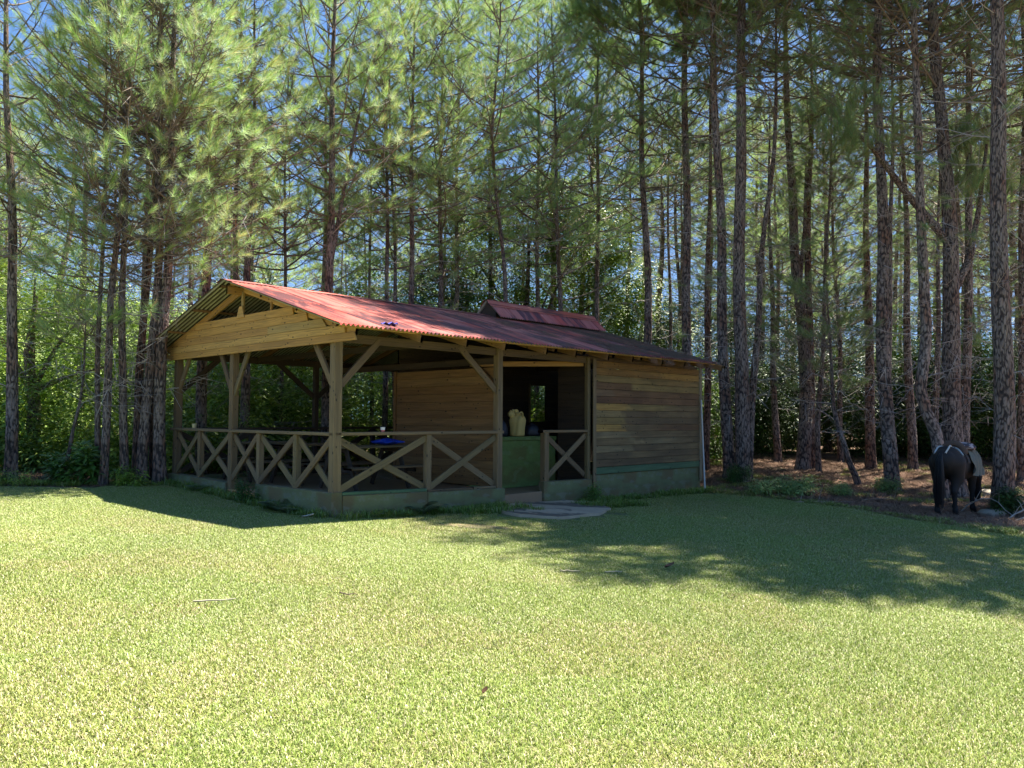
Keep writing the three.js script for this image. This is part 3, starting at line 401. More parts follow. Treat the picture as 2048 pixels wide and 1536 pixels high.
/* ---------- foliage building blocks ---------- */
function tuftGeo(seed, n = 96, len = 1, fan = 1) {   // a shoot with long needles, axis +y, about 0.5 m across
  const r = rng(seed), p = [], c = [], id = [];
  for (let i = 0; i < n; i++) {
    const s = Math.pow(i / n, 0.8), y0 = 0.22 * s, a = i * 2.39996 + r(), spread = fan * lerp(1.35, 0.3, s) + 0.35 * (r() - 0.5), l = len * (0.16 + 0.11 * r()), dy = Math.cos(spread), dr = Math.sin(spread), w = 0.0042;
    const ca = Math.cos(a), sa = Math.sin(a), tip = [ca * dr * l, y0 + dy * l - 0.035 * (1 - s) * r(), sa * dr * l], b = p.length / 3, k = 0.75 + 0.5 * r();
    p.push(-sa * w, y0, ca * w, sa * w, y0, -ca * w, tip[0] + ca * 0.001, tip[1], tip[2]); id.push(b, b + 1, b + 2);
    const g = r() < 0.12 ? [0.24, 0.2, 0.09] : mix3([0.108, 0.168, 0.068], [0.22, 0.3, 0.135], r()); for (let q = 0; q < 3; q++) c.push(g[0] * k * 2, g[1] * k * 2, g[2] * k * 2);
  }
  return geo(p, id, null, c);
}
const tufts = [tuftGeo(1), tuftGeo(2, 96, 1.15, 1.15), tuftGeo(3, 66, 0.85, 0.8), tuftGeo(4, 80, 1.2, 0.7), tuftGeo(5, 90, 1, 1.3)];
function leafCluster(seed, n = 26, len = 0.14, wid = 0.055, rad = 0.3) {
  const r = rng(seed), p = [], c = [], id = [];
  for (let i = 0; i < n; i++) {
    const d = V(r() - 0.5, r() - 0.4, r() - 0.5).normalize(), o = d.clone().multiplyScalar(rad * Math.sqrt(r())), f = V(d.x + 0.8 * (r() - 0.5), d.y * 0.4 - 0.15 * r(), d.z + 0.8 * (r() - 0.5)).normalize(), s = f.clone().cross(V(0.3 * (r() - 0.5), 1, 0.3 * (r() - 0.5))).normalize(), l = len * (0.6 + 0.7 * r()), w = wid * (0.7 + 0.5 * r()), b = p.length / 3, m = o.clone().addScaledVector(f, l * 0.45), t = o.clone().addScaledVector(f, l).add(V(0, -0.02, 0));
    p.push(...o.toArray(), ...m.clone().addScaledVector(s, w / 2).add(V(0, 0.006, 0)).toArray(), ...t.toArray(), ...m.clone().addScaledVector(s, -w / 2).add(V(0, 0.006, 0)).toArray(), ...m.toArray()); id.push(b, b + 1, b + 4, b + 1, b + 2, b + 4, b + 2, b + 3, b + 4, b + 3, b, b + 4);
    const k = 0.7 + 0.6 * r(), g = [0.13 * k, 0.21 * k, 0.035 * k]; for (let q = 0; q < 5; q++) c.push(...g);
  }
  return geo(p, id, null, c);
}
const leafG = [leafCluster(11), leafCluster(12, 26, 0.17, 0.07), leafCluster(13, 34, 0.1, 0.045)], bigLeafG = leafCluster(14, 14, 0.34, 0.13, 0.28);
const Y = V(0, 1, 0);
function scatter(name, g, m, list, parent, kind = 'stuff') {   // list of {p, d (direction of +y), s, c}
  const im = shadows(new THREE.InstancedMesh(g, m, list.length)); im.name = parent === scene ? numbered(name) : name; const q = new THREE.Quaternion(), q2 = new THREE.Quaternion(), mm = M4(), sc = V(1, 1, 1);
  list.forEach((e, i) => { q.setFromUnitVectors(Y, e.d ?? Y).multiply(q2.setFromAxisAngle(Y, e.a ?? 0)); Array.isArray(e.s) ? sc.set(...e.s) : sc.setScalar(e.s); im.setMatrixAt(i, mm.compose(e.p, q, sc)); im.setColorAt(i, col(e.c ?? [1, 1, 1])); });
  if (kind) im.userData.kind = kind; parent.add(im); return im;
}

/* ---------- pines ---------- */
function pine({ x, z, r, H, path = [], cs = 4, lush = 1, Lm = 2.6, seed, label, category = 'pine tree', group, bark = barkM, dead = 1, tint = [1, 1, 1], stems = [], broad = 0, name = 'pine_tree' }) {
  const R = rng(seed), y0 = ground(x, -z), t = thing(name, label, category, [x, y0, -z], 0, group), trunk = new Tubes();
  const P = [[0, 0], ...path]; const last = P[P.length - 1], prev = P[P.length - 2] ?? [0, 0];
  if (last[1] < H) { const k = clamp((last[0] - prev[0]) / Math.max(0.5, last[1] - prev[1]), -0.05, 0.05); P.push([last[0] + k * (H - last[1]) * 0.6, H]); }
  const offX = (h) => { for (let i = 1; i < P.length; i++) if (h <= P[i][1]) { const q = (h - P[i - 1][1]) / (P[i][1] - P[i - 1][1]), s = P.length > 4 || path.length > 2 ? q : q; return lerp(P[i - 1][0], P[i][0], s * s * (3 - 2 * s) * 0.5 + s * 0.5); } return last[0]; };
  const ph = R() * 6, axis = (h) => V(offX(h) + 0.03 * Math.sin(h * 0.9 + ph), h, 0.05 * Math.sin(h * 0.7 + ph * 2));
  const rad = (h) => r * (1.02 - 0.88 * Math.pow(clamp(h / H, 0, 1), 0.95)) + 0.42 * r * Math.exp(-Math.max(0, h + 0.1) / 0.22) + 0.004;
  const pts = [], rs = []; for (let h = -0.25; h < H; h += h < 1 ? 0.2 : 0.55) { pts.push(axis(h)); rs.push(rad(h)); } pts.push(axis(H)); rs.push(0.008);
  trunk.add(pts, rs, 11, { us: Math.max(1, Math.round(r * 6.28 / 0.9)), vs: 1 / 2.2, wob: 0.09 });
  for (const s of stems) { const ps = s.pts.map((q) => axis(s.h).add(V(q[0], q[1], q[2] ?? 0))), rr = s.pts.map((_, i) => rad(s.h) * 0.62 * (1 - 0.7 * i / (s.pts.length - 1))); trunk.add(ps, rr, 8, { us: 1, vs: 1 / 0.95 }); }
  const limbs = new Tubes(), list = [[], [], [], [], []];
  const bc = (d) => d ? mix3([0.2, 0.17, 0.15], [0.4, 0.36, 0.32], R()) : mix3([0.1, 0.075, 0.055], [0.2, 0.15, 0.11], R());
  const grow = (h, az, len, el, rr, leafy) => {
    const o = axis(h), d = V(Math.cos(az), 0, Math.sin(az)), N = 5, ps = [], rs2 = [], curve = leafy ? 0.3 + 0.4 * R() : -0.1 + 0.4 * R(), c = bc(!leafy), side = V(-d.z, 0, d.x), sw = (R() - 0.5) * 0.5;
    for (let i = 0; i <= N; i++) { const s = i / N; ps.push(o.clone().addScaledVector(d, len * s * Math.cos(el)).addScaledVector(side, sw * len * s * s).add(V(0, len * (Math.sin(el) * s + curve * s * s * 0.7) + (leafy ? 0 : 0.06 * (R() - 0.5) * len), 0))); rs2.push(rr * (1 - 0.75 * s)); }
    limbs.add(ps, rs2, 4, { color: c });
    const nsub = leafy ? Math.round((2.6 + len * 2.1) * lerp(0.8, 1.1, R())) : Math.round(R() * 3 * len);
    for (let k = 0; k < nsub; k++) {
      const s = lerp(leafy ? 0.42 : 0.35, 0.97, (k + R() * 0.8) / nsub), i0 = Math.min(N - 1, Math.floor(s * N)), a = ps[i0].clone().lerp(ps[i0 + 1], s * N - i0), sg = k % 2 ? 1 : -1, l = (leafy ? 0.25 + 0.35 * len * (1.05 - s) : 0.2 + 0.3 * R()) * (0.7 + 0.6 * R());
      const dd = d.clone().addScaledVector(side, sg * (0.6 + 0.8 * R())).add(V(0, leafy ? 0.35 + 0.5 * R() : 0.4 * (R() - 0.5), 0)).normalize(), b = a.clone().addScaledVector(dd, l);
      limbs.add([a, b], [rr * 0.3 + 0.003, 0.003], 3, { color: c });
      if (leafy && R() < 0.92 * lush) tuft(b, dd.clone().add(V(0, 0.4, 0)).normalize(), h);
      if (!leafy && h > 3.5 && R() < 0.3 * lush) tuft(b, dd.clone().add(V(0, 0.2, 0)).normalize(), h);
      if (leafy && l > 0.45 && R() < 0.6 * lush) tuft(a.clone().lerp(b, 0.55), dd.clone().add(V(R() - 0.5, 0.5, R() - 0.5)).normalize(), h);
    }
    for (let k = 0; k < 7; k++) { const i0 = Math.floor(R() * N), a = ps[i0].clone().lerp(ps[i0 + 1], R()), e = V(R() - 0.5, R() - 0.62, R() - 0.5).normalize().multiplyScalar(0.2 + 0.5 * R()); limbs.add([a, a.clone().add(e).addScaledVector(d, 0.15)], [0.007, 0.003], 3, { color: R() < 0.5 ? c : bc(true) }); }
    if (leafy) tuft(ps[N], ps[N].clone().sub(ps[N - 1]).normalize(), h);
  };
  const tuft = (p, d, h) => { const k = R(), up = clamp((h - cs) / (H - cs), 0, 1); let c = mix3([0.9, 0.88, 0.85], [1.15, 1.15, 0.9], R()); if (k < 0.1 + 0.12 * (1 - up)) c = [1.15, 0.97, 0.95]; else if (k < 0.24) c = [1.1, 1.02, 0.95]; const put = (p) => list[Math.floor(R() * 5)].push({ p, d, a: R() * 6.28, s: 0.72 + 0.75 * R() * R(), c: c.map((v, i) => v * tint[i]) }); put(p); for (let k = 0; k < (h > 13.8 ? (broad ? 6 : 1) : 0); k++) put(p.clone().add(V(R() - 0.5, R() - 0.5, R() - 0.5).multiplyScalar(0.8))); };  // extra tufts added high up, out of view, to thicken the cast shade
  let az = R() * 6;
  for (let h = cs; h < H - 0.2; h += lerp(0.42, 0.62, R())) { const up = (h - cs) / (H - cs), n = 2 + Math.floor(R() * 3), prof = (up < 0.2 ? lerp(0.7, 1, up / 0.2) : Math.pow(1 - (up - 0.2) / 0.8, broad ? 0.4 : 0.75)) * Lm + 0.35; for (let k = 0; k < n; k++) { az += 2.4 + 0.6 * (R() - 0.5); grow(h + 0.55 * (R() - 0.5), az, prof * (0.65 + 0.5 * R()), lerp(-0.05, 0.6, up) + 0.5 * (R() - 0.4), 0.009 + 0.0075 * prof, true); } }
  tuft(axis(H), Y.clone(), H);
  for (const s of stems) if (s.leaf) for (let k = 0; k < 22; k++) { const q = s.pts[s.pts.length - 1], pp = axis(s.h).add(V(q[0] * (0.6 + 0.5 * R()), q[1] * (0.6 + 0.5 * R()), (q[2] ?? 0) + (R() - 0.5) * 1.4)); tuft(pp.add(V((R() - 0.5) * 1.4, 0, 0)), V(R() - 0.5, 0.8, R() - 0.5).normalize(), H); }
  if (dead) for (let h = 1.3 + R(); h < cs + 2; h += 0.22 / dead + 0.2 * R()) { az += 2.4 + R(); grow(h, az, (0.4 + 1.7 * R()) * Math.min(1.7, 0.4 + h * 0.15), -0.15 + 0.7 * R(), 0.006 + 0.009 * R(), false); }
  mesh('trunk', trunk.build(), bark, t);
  tag(mesh('branches', limbs.build(), twigM, t), null, null, null, 'stuff');
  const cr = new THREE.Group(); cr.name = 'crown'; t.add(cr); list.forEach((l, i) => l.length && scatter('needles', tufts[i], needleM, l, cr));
  return t;
}
const pinesSpec = [
  // left of the shelter
  { x: -10.58, z: 16.57, r: 0.125, H: 13, path: [[-0.1, 5.07], [-0.36, 8.66]], cs: 5, lush: 0.7, Lm: 2.3, label: 'tall pine at the left edge of the photo with bright lower trunk' },
  { x: -9.4, z: 16.39, r: 0.042, H: 3.6, path: [[0.16, 0.85], [0.39, 2.11]], cs: 2.9, Lm: 0.5, dead: 0.5, label: 'thin leaning sapling trunk between the edge pine and the trunk pair', category: 'sapling' },
  { x: -8.69, z: 16.45, r: 0.06, H: 10.5, path: [[0.01, 1.72], [0.0, 2.77]], cs: 5, lush: 0.6, Lm: 2.3, label: 'slim pine, left one of the close pair left of the shelter' },
  { x: -8.46, z: 16.3, r: 0.085, H: 12, path: [[0.03, 1.93], [0.05, 3.82], [0.19, 5.72]], cs: 4.2, lush: 0.6, Lm: 2.3, label: 'pale lit pine, right one of the close pair left of the shelter' },
  { x: -8.13, z: 16.45, r: 0.085, H: 13, path: [[-0.02, 2.26], [-0.11, 4.06], [-0.15, 7.07], [-0.26, 9.24]], cs: 4.6, lush: 0.6, Lm: 2.3, label: 'single straight pine just right of the close pair on the left' },
  { x: -8.16, z: 17.09, r: 0.1, H: 11, path: [[-0.01, 2.3], [0.17, 5.06]], cs: 5.5, bark: barkRedM, lush: 0.6, Lm: 2.3, label: 'dark shaded pine trunk behind the cluster left of the shelter' },
  { x: -7.89, z: 16.82, r: 0.11, H: 13.5, path: [[0.07, 1.76], [0.1, 2.83], [0.19, 5.23], [0.14, 8.87]], cs: 4, lush: 0.6, Lm: 2.3, label: 'pine with sunlit pale bark in the cluster left of the shelter' },
  { x: -7.92, z: 17.3, r: 0.07, H: 10, path: [[0.0, 2.42], [0.01, 3.98]], cs: 6, bark: barkRedM, lush: 0.6, Lm: 2.3, label: 'narrow reddish pine trunk squeezed between two thicker cluster trunks' },
  { x: -7.55, z: 16.86, r: 0.13, H: 13, path: [[0.01, 2.63], [0.05, 5.03]], cs: 5, lush: 0.6, Lm: 2.3, label: 'thick scaly pine trunk closest to the left corner post of the shelter' },
  // behind the open side
  { x: -7.39, z: 18.7, r: 0.14, H: 13, path: [[0.01, 2.77]], cs: 6, lush: 0.6, Lm: 2.3, label: 'broad pine trunk seen between the two left shelter posts' },
  { x: -6.86, z: 20.0, r: 0.13, H: 12.5, path: [[0.04, 2.9]], cs: 5.5, dead: 2, lush: 0.6, Lm: 2.3, label: 'dark pine with tangled dead twigs behind the middle left post' },
  { x: -6.47, z: 22.0, r: 0.07, H: 12, cs: 4.5, lush: 1, label: 'slender pine seen through the shelter left of its back post' },
  { x: -4.84, z: 20.4, r: 0.15, H: 15, path: [[0.0, 1.96], [0.03, 5.03], [0.04, 8.41], [0.06, 12.37]], cs: 7, stems: [{ h: 5.4, pts: [[0, 0], [0.35, 2.2], [0.75, 4.4], [1.3, 6.2, 0.2]], leaf: 1 }], lush: 0.95, label: 'tall forked pine rising behind the left part of the red roof' },
  { x: -3.79, z: 23.0, r: 0.09, H: 13.5, path: [[0.05, 2.08], [0.09, 5.04], [-0.08, 12.58]], cs: 8, lush: 0.95, label: 'straight pine behind the roof next to the plank partition edge' },
  { x: -4.66, z: 26.0, r: 0.07, H: 13, path: [[-0.02, 2.11], [-0.14, 8.32]], cs: 6.5, lush: 1, Lm: 2.8, label: 'very thin bare pine stem behind the left half of the roof' },
  { x: -3.57, z: 24.0, r: 0.075, H: 16, path: [[-0.06, 5.51], [-0.34, 13.06]], cs: 6.5, dead: 2, lush: 1, label: 'thin grey pine with many bare twigs above the roof left' },
  { x: -2.28, z: 25.0, r: 0.12, H: 14.5, path: [[-0.05, 5.42], [-0.07, 12.78]], cs: 6, lush: 1, Lm: 2.9, label: 'dark straight pine above the roof left of the roof vent' },
  { x: -0.12, z: 23.4, r: 0.085, H: 16.5, path: [[-0.1, 5.22], [-0.51, 10.47], [-0.31, 14.29]], cs: 7.5, dead: 2, lush: 1, Lm: 3, label: 'slim curving pine rising directly behind the roof vent' },
  { x: 1.64, z: 26.0, r: 0.11, H: 16, path: [[-0.05, 5.75], [-0.23, 10.83]], cs: 6, lush: 1, Lm: 2.9, label: 'mid sized pine rising behind the right half of the roof vent' },
  { x: 4.54, z: 26.0, r: 0.17, H: 19, Lm: 2.8, path: [[-0.01, 4.96], [-0.23, 13]], cs: 8.5, broad: 1, label: 'thick dark pine above the roof just right of the vent' },
  { x: 6.06, z: 30.0, r: 0.09, H: 14, path: [[0.01, 5.73], [-0.06, 14.35]], cs: 10.5, lush: 0.6, label: 'thin far pine between two thick ones right of the vent' },
  { x: 5.65, z: 25.0, r: 0.18, H: 22, Lm: 3, path: [[-0.03, 4.12], [-0.08, 13.76]], cs: 10.5, broad: 1, label: 'thick pine behind the right end of the red roof' },
  // right of the shelter
  { x: 6.36, z: 25.66, r: 0.13, H: 14, path: [[0.05, 3.93], [0.19, 10.61]], cs: 10, lush: 0.6, label: 'reddish pine just right of the shelter behind the white pole', bark: barkRedM },
  { x: 6.42, z: 23.26, r: 0.175, H: 24, Lm: 3.4, path: [[-0.06, 2.34], [-0.18, 6.83], [-0.4, 14.5]], cs: 12, broad: 1, label: 'left stem of the three pines sharing one foot beside the shelter' },
  { x: 6.7, z: 22.74, r: 0.215, H: 26, Lm: 3.7, path: [[-0.04, 2.34], [-0.04, 6.74], [0.07, 14.24]], cs: 12, broad: 1, label: 'thickest middle stem of the three pines sharing one foot' },
  { x: 7.02, z: 23.27, r: 0.12, H: 16, path: [[0.09, 1.58], [0.39, 5.92], [0.84, 9.87]], cs: 11, lush: 0.6, label: 'thin right stem leaning out of the three pines sharing one foot' },
  { x: 9.6, z: 28.27, r: 0.13, H: 13, path: [[-0.16, 4.01], [-0.21, 9.5]], cs: 10.5, lush: 0.6, label: 'slim pine behind the large leafy bush on the needle floor' },
  { x: 9.73, z: 26.22, r: 0.23, H: 19, path: [[0.12, 3.11], [0.07, 4.97], [-0.23, 7.68], [-0.4, 12.5]], cs: 11, stems: [{ h: 4.7, pts: [[0, 0], [-0.1, 1.4], [0.1, 3.4], [0.3, 6, -0.3]], leaf: 1 }], lush: 0.6, label: 'dark broad pine dividing into several stems right of the shelter' },
  { x: 10.05, z: 26.3, r: 0.17, H: 16, path: [[0.0, 3.12], [-0.07, 5.65], [0.08, 10.79]], cs: 11, bark: barkRedM, lush: 0.6, label: 'reddish pine pressed against the dark dividing pine' },
  { x: 10.0, z: 25.46, r: 0.09, H: 12.5, path: [[-0.08, 1.49], [0.23, 5.58], [0.48, 10.56]], cs: 2.6, Lm: 1.5, label: 'young pine with fresh low needles before the dividing pine' },
  { x: 9.94, z: 22.4, r: 0.085, H: 5.6, path: [[-0.36, 0.96], [-0.61, 1.67], [-0.78, 2.39]], cs: 3.8, Lm: 1.0, label: 'thin crooked trunk leaning left out of the needle floor' },
  { x: 12.14, z: 26.51, r: 0.17, H: 16, path: [[-0.01, 4.0], [-0.02, 7.42]], cs: 11, bark: barkRedM, lush: 0.6, label: 'reddish straight pine left behind the big curved trunk' },
  { x: 10.33, z: 21.4, r: 0.19, H: 24, Lm: 4.6, path: [[-0.05, 2.01], [-0.14, 4.65], [-0.16, 8.03], [-0.16, 12.32]], cs: 11.5, broad: 1, label: 'big grey pine with a swollen foot left of the horse' },
  { x: 11.3, z: 23.45, r: 0.1, H: 16, path: [[-0.02, 2.39], [0.12, 6.92], [0.25, 11.54]], cs: 10, bark: barkPale, lush: 0.6, label: 'pale thin pine directly behind the grey pine with swollen foot' },
  { x: 13.43, z: 26.36, r: 0.15, H: 16, path: [[-0.02, 4.01], [-0.07, 7.41]], cs: 11, lush: 0.6, label: 'shaded pine deep in the wood left of the horse' },
  { x: 13.54, z: 25.0, r: 0.11, H: 11, path: [[-0.02, 1.51], [0.16, 5.66]], cs: 7, label: 'short dark pine between the shaded pine and the horse' },
  { x: 10.85, z: 19.75, r: 0.155, H: 20, path: [[-0.05, 1.4], [-0.54, 2.65], [-0.38, 4.2], [-0.42, 6.3], [-0.5, 10.3]], cs: 11, Lm: 3.2, broad: 1, bark: barkPale, label: 'bent pine leaning left away from the horse before rising straight' },
  { x: 11.5, z: 20.4, r: 0.25, H: 21, path: [[0.02, 3.81], [-0.04, 6.52], [-0.11, 9.96], [-0.34, 12.6]], cs: 9.5, Lm: 4.4, stems: [{ h: 5.2, pts: [[0, 0], [0.5, 1.0], [0.75, 2.2], [0.9, 4, 0.2]], leaf: 1 }, { h: 6.6, pts: [[0, 0], [-1.1, 1.3], [-2.2, 2.4, 0.4], [-3.4, 3.2, 0.9]], leaf: 1 }], broad: 1, label: 'massive pine with a red bare patch directly behind the horse' },
  { x: 13.69, z: 23.67, r: 0.14, H: 22, path: [[0.05, 2.41], [0.23, 6.99]], cs: 11, lush: 0.6, Lm: 3.8, broad: 1, label: 'slim pine right behind the massive red patched pine' },
  { x: 10.92, z: 17.45, r: 0.225, H: 23.5, path: [[0.02, 2.9], [0.05, 5.7], [0.08, 11.5]], cs: 18.5, Lm: 3, broad: 1, label: 'large scaly pine hiding the head of the horse' },
  { x: 15.5, z: 23.8, r: 0.14, H: 21, path: [[0.06, 3.95], [0.26, 10.14]], cs: 10, lush: 0.6, Lm: 3.4, broad: 1, label: 'dark pine at the right edge of the photo' },
  { x: 14.3, z: 19.6, r: 0.19, H: 20, cs: 9.5, Lm: 3.4, broad: 1, label: 'tall pine added just outside the right frame edge to shade the lawn, branches reaching in' },  // added beyond the frame to cast shade over the right of the lawn
  { x: 12.0, z: 15.8, r: 0.18, H: 20, cs: 14.5, Lm: 2.8, broad: 1, label: 'unseen pine added outside the right frame edge nearest the camera to shade the lawn' },  // unseen tree put in for the shadow patch on the near right lawn
  // further back above the roof
  { x: -2.0, z: 27.6, r: 0.11, H: 18, cs: 7.5, Lm: 2.9, label: 'pine far behind the roof midway between the rag and the vent' },
  { x: 0.9, z: 28.2, r: 0.11, H: 18, cs: 8, Lm: 2.9, label: 'pine far behind the left end of the roof vent' },
  { x: 3.0, z: 27.4, r: 0.11, H: 18, cs: 8, Lm: 2.8, label: 'pine far behind the right end of the roof vent' },
  { x: -0.9, z: 30.6, r: 0.12, H: 19, cs: 9, Lm: 3, label: 'farthest tall pine above the middle of the roof' },
  // further back on the left
  { x: -9.9, z: 20.9, r: 0.1, H: 14, cs: 8, lush: 0.7, label: 'pine further back between the left edge pine and the close trunk pair' },
  { x: -12.6, z: 22.8, r: 0.12, H: 15, cs: 8, lush: 0.7, label: 'pine behind the bright leafy tree at the left edge' },
  { x: -5.9, z: 24.3, r: 0.1, H: 15, cs: 6.5, lush: 0.95, label: 'pine far behind the gable peak of the red roof' },
  { x: -3.0, z: 22.9, r: 0.11, H: 15, cs: 7.5, lush: 0.95, Lm: 2.8, label: 'pine close behind the roof right of the tall forked pine' },
  { x: -7.7, z: 21.6, r: 0.1, H: 14.5, cs: 8, lush: 0.8, label: 'pine behind the left end of the shelter above the gable boards' },
];
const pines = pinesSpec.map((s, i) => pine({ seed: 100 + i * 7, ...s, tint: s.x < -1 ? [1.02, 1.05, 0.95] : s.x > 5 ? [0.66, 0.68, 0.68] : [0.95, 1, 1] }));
// pines deeper in the wood: copies of the ones above
{ const r = rng(404), src = [13, 16, 18, 20, 22, 25, 26, 31, 33, 34]; let n = 0, tries = 0; const put = [];
  while (n < 95 && tries++ < 3000) { const Z = lerp(24, 52, Math.pow(r(), 0.8)), X = (r() < 0.62 ? lerp(0.18, 0.8, r()) : lerp(-0.78, 0.2, r())) * Z; if (Z < 28 && X > -7 && X < 16) continue; if (Z < 31 && X > -9 && X < 5) continue; if (X < -6 && Z < 20) continue; if (put.some((p) => Math.hypot(p[0] - X, p[1] - Z) < 1.5) || pinesSpec.some((p) => Math.hypot(p.x - X, p.z - Z) < 1.3)) continue;
    put.push([X, Z]); const c = pines[src[n % src.length]].clone(); c.name = numbered('pine_tree'); c.position.set(X, ground(X, -Z), -Z); c.rotation.y = r() * 6.28; { const w = 0.9 + 0.5 * r(); c.scale.set(w, 0.85 + 0.3 * r(), w); }; X < -0.2 * Z ? tag(c, 'distant pine deep in the wood behind the left end of the shelter', 'pine tree', 'distant pines on the left') : X < 0.2 * Z ? tag(c, 'distant pine deep in the wood above the red roof', 'pine tree', 'distant pines above the roof') : tag(c, 'distant pine deep in the dark wood right of the shelter', 'pine tree', 'distant pines on the right'); scene.add(c); n++; } }

/* ---------- broadleaf trees, shrubs and undergrowth ---------- */
function blobLeaves(r, lobes, per, tint, sMin = 0.8, sMax = 1.3) { const out = []; for (const [x, y, z, rx, ry, rz] of lobes) for (let i = 0; i < per * rx * ry; i++) { const a = r() * 6.283, u = r() * 2 - 1, q = Math.sqrt(1 - u * u), k = 0.55 + 0.5 * Math.pow(r(), 0.6); const n = V(q * Math.cos(a), u, q * Math.sin(a)); const t = mix3([0.75, 0.85, 0.8], [1.5, 1.35, 1.1], Math.pow(r(), 1.4)); out.push({ p: V(x + n.x * rx * k, Math.max(0.1, y + n.y * ry * k), z + n.z * rz * k), d: V(n.x * 0.4, 1, n.z * 0.4).normalize(), a: r() * 6.28, s: lerp(sMin, sMax, r()), c: t.map((v, j) => v * tint[j]) }); } return out; }
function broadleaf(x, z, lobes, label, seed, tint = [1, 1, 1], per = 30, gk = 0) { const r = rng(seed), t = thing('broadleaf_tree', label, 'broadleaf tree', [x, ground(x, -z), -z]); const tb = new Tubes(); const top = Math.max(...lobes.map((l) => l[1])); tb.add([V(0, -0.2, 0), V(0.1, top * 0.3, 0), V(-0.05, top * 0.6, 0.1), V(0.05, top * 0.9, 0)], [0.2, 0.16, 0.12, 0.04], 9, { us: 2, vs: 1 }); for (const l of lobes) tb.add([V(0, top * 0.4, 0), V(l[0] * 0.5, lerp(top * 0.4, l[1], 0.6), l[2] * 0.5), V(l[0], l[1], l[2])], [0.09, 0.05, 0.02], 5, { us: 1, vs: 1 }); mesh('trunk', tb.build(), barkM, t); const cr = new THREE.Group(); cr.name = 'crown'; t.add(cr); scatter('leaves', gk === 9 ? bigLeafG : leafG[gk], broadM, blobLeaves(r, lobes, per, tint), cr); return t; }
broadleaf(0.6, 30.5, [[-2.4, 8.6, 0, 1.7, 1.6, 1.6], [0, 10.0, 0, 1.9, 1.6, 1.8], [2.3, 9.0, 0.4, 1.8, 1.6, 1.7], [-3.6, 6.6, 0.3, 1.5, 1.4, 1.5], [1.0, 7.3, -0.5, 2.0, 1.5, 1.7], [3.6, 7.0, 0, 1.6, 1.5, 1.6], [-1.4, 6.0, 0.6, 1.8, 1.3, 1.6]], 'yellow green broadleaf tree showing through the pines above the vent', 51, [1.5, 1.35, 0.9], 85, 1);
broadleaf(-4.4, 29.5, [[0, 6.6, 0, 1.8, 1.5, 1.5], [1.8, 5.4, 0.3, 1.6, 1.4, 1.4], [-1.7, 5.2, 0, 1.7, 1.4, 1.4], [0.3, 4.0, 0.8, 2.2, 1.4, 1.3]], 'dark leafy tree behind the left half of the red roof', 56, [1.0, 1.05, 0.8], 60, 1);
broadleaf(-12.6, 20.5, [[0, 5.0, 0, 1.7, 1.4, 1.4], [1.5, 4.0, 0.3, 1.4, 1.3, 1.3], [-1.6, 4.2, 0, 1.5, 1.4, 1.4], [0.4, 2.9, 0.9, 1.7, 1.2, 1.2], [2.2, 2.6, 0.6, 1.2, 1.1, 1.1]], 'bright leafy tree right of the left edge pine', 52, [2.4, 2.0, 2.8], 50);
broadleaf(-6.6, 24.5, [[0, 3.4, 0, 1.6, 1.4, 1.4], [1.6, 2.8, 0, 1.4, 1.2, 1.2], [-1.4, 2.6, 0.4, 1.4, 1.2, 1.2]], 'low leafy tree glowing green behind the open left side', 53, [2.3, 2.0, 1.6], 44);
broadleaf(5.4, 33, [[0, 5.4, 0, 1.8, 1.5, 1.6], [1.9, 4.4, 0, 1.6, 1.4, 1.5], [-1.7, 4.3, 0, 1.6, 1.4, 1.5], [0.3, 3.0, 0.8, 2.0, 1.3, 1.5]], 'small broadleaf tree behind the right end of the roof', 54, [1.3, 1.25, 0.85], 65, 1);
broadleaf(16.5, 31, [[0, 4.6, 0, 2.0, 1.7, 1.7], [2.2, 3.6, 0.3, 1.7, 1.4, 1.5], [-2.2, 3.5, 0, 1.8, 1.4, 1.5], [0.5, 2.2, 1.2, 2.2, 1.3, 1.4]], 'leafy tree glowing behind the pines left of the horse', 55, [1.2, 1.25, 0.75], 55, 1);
function shrub(x, z, w, h, label, seed, tint, g = 1, per = 60, group) { const r = rng(seed), t = thing('leafy_shrub', label, 'shrub', [x, ground(x, -z), -z], 0, group), lobes = []; const n = 3 + Math.round(w * 2); for (let i = 0; i < n; i++) lobes.push([(r() - 0.5) * w, h * (0.35 + 0.35 * r()), (r() - 0.5) * w * 0.5, w * (0.22 + 0.1 * r()), h * (0.3 + 0.12 * r()), w * 0.25]); const tb = new Tubes(); for (const l of lobes) tb.add([V(l[0] * 0.3, -0.05, l[2] * 0.3), V(l[0] * 0.7, l[1] * 0.6, l[2] * 0.7), V(l[0], l[1] + 0.5 * l[4], l[2])], [0.014, 0.01, 0.005], 4, { color: [0.16, 0.12, 0.08] }); mesh('stems', tb.build(), twigM, t).userData.kind = 'stuff'; const list = []; for (const l of lobes) { const k = Math.max(10, Math.round(per * l[3] * l[4] * 6)); for (let i = 0; i < k; i++) { const a = r() * 6.28, u = r() * 2 - 1, q = Math.sqrt(1 - u * u), e = Math.pow(r(), 0.4); const tt = mix3([0.7, 0.8, 0.8], [1.4, 1.3, 1.15], r()); list.push({ p: V(l[0] + q * Math.cos(a) * l[3] * e, Math.max(0.03, l[1] + u * l[4] * e), l[2] + q * Math.sin(a) * l[5] * e), d: V(0.5 * Math.cos(a) * q, 1, 0.5 * Math.sin(a) * q).normalize(), a: r() * 6.28, s: (0.5 + 0.35 * r()) * Math.min(1.1, 0.55 + h * 0.35), c: tt.map((v, j) => v * tint[j]) }); } } scatter('leaves', g === 9 ? bigLeafG : leafG[g], broadM, list, t); return t; }
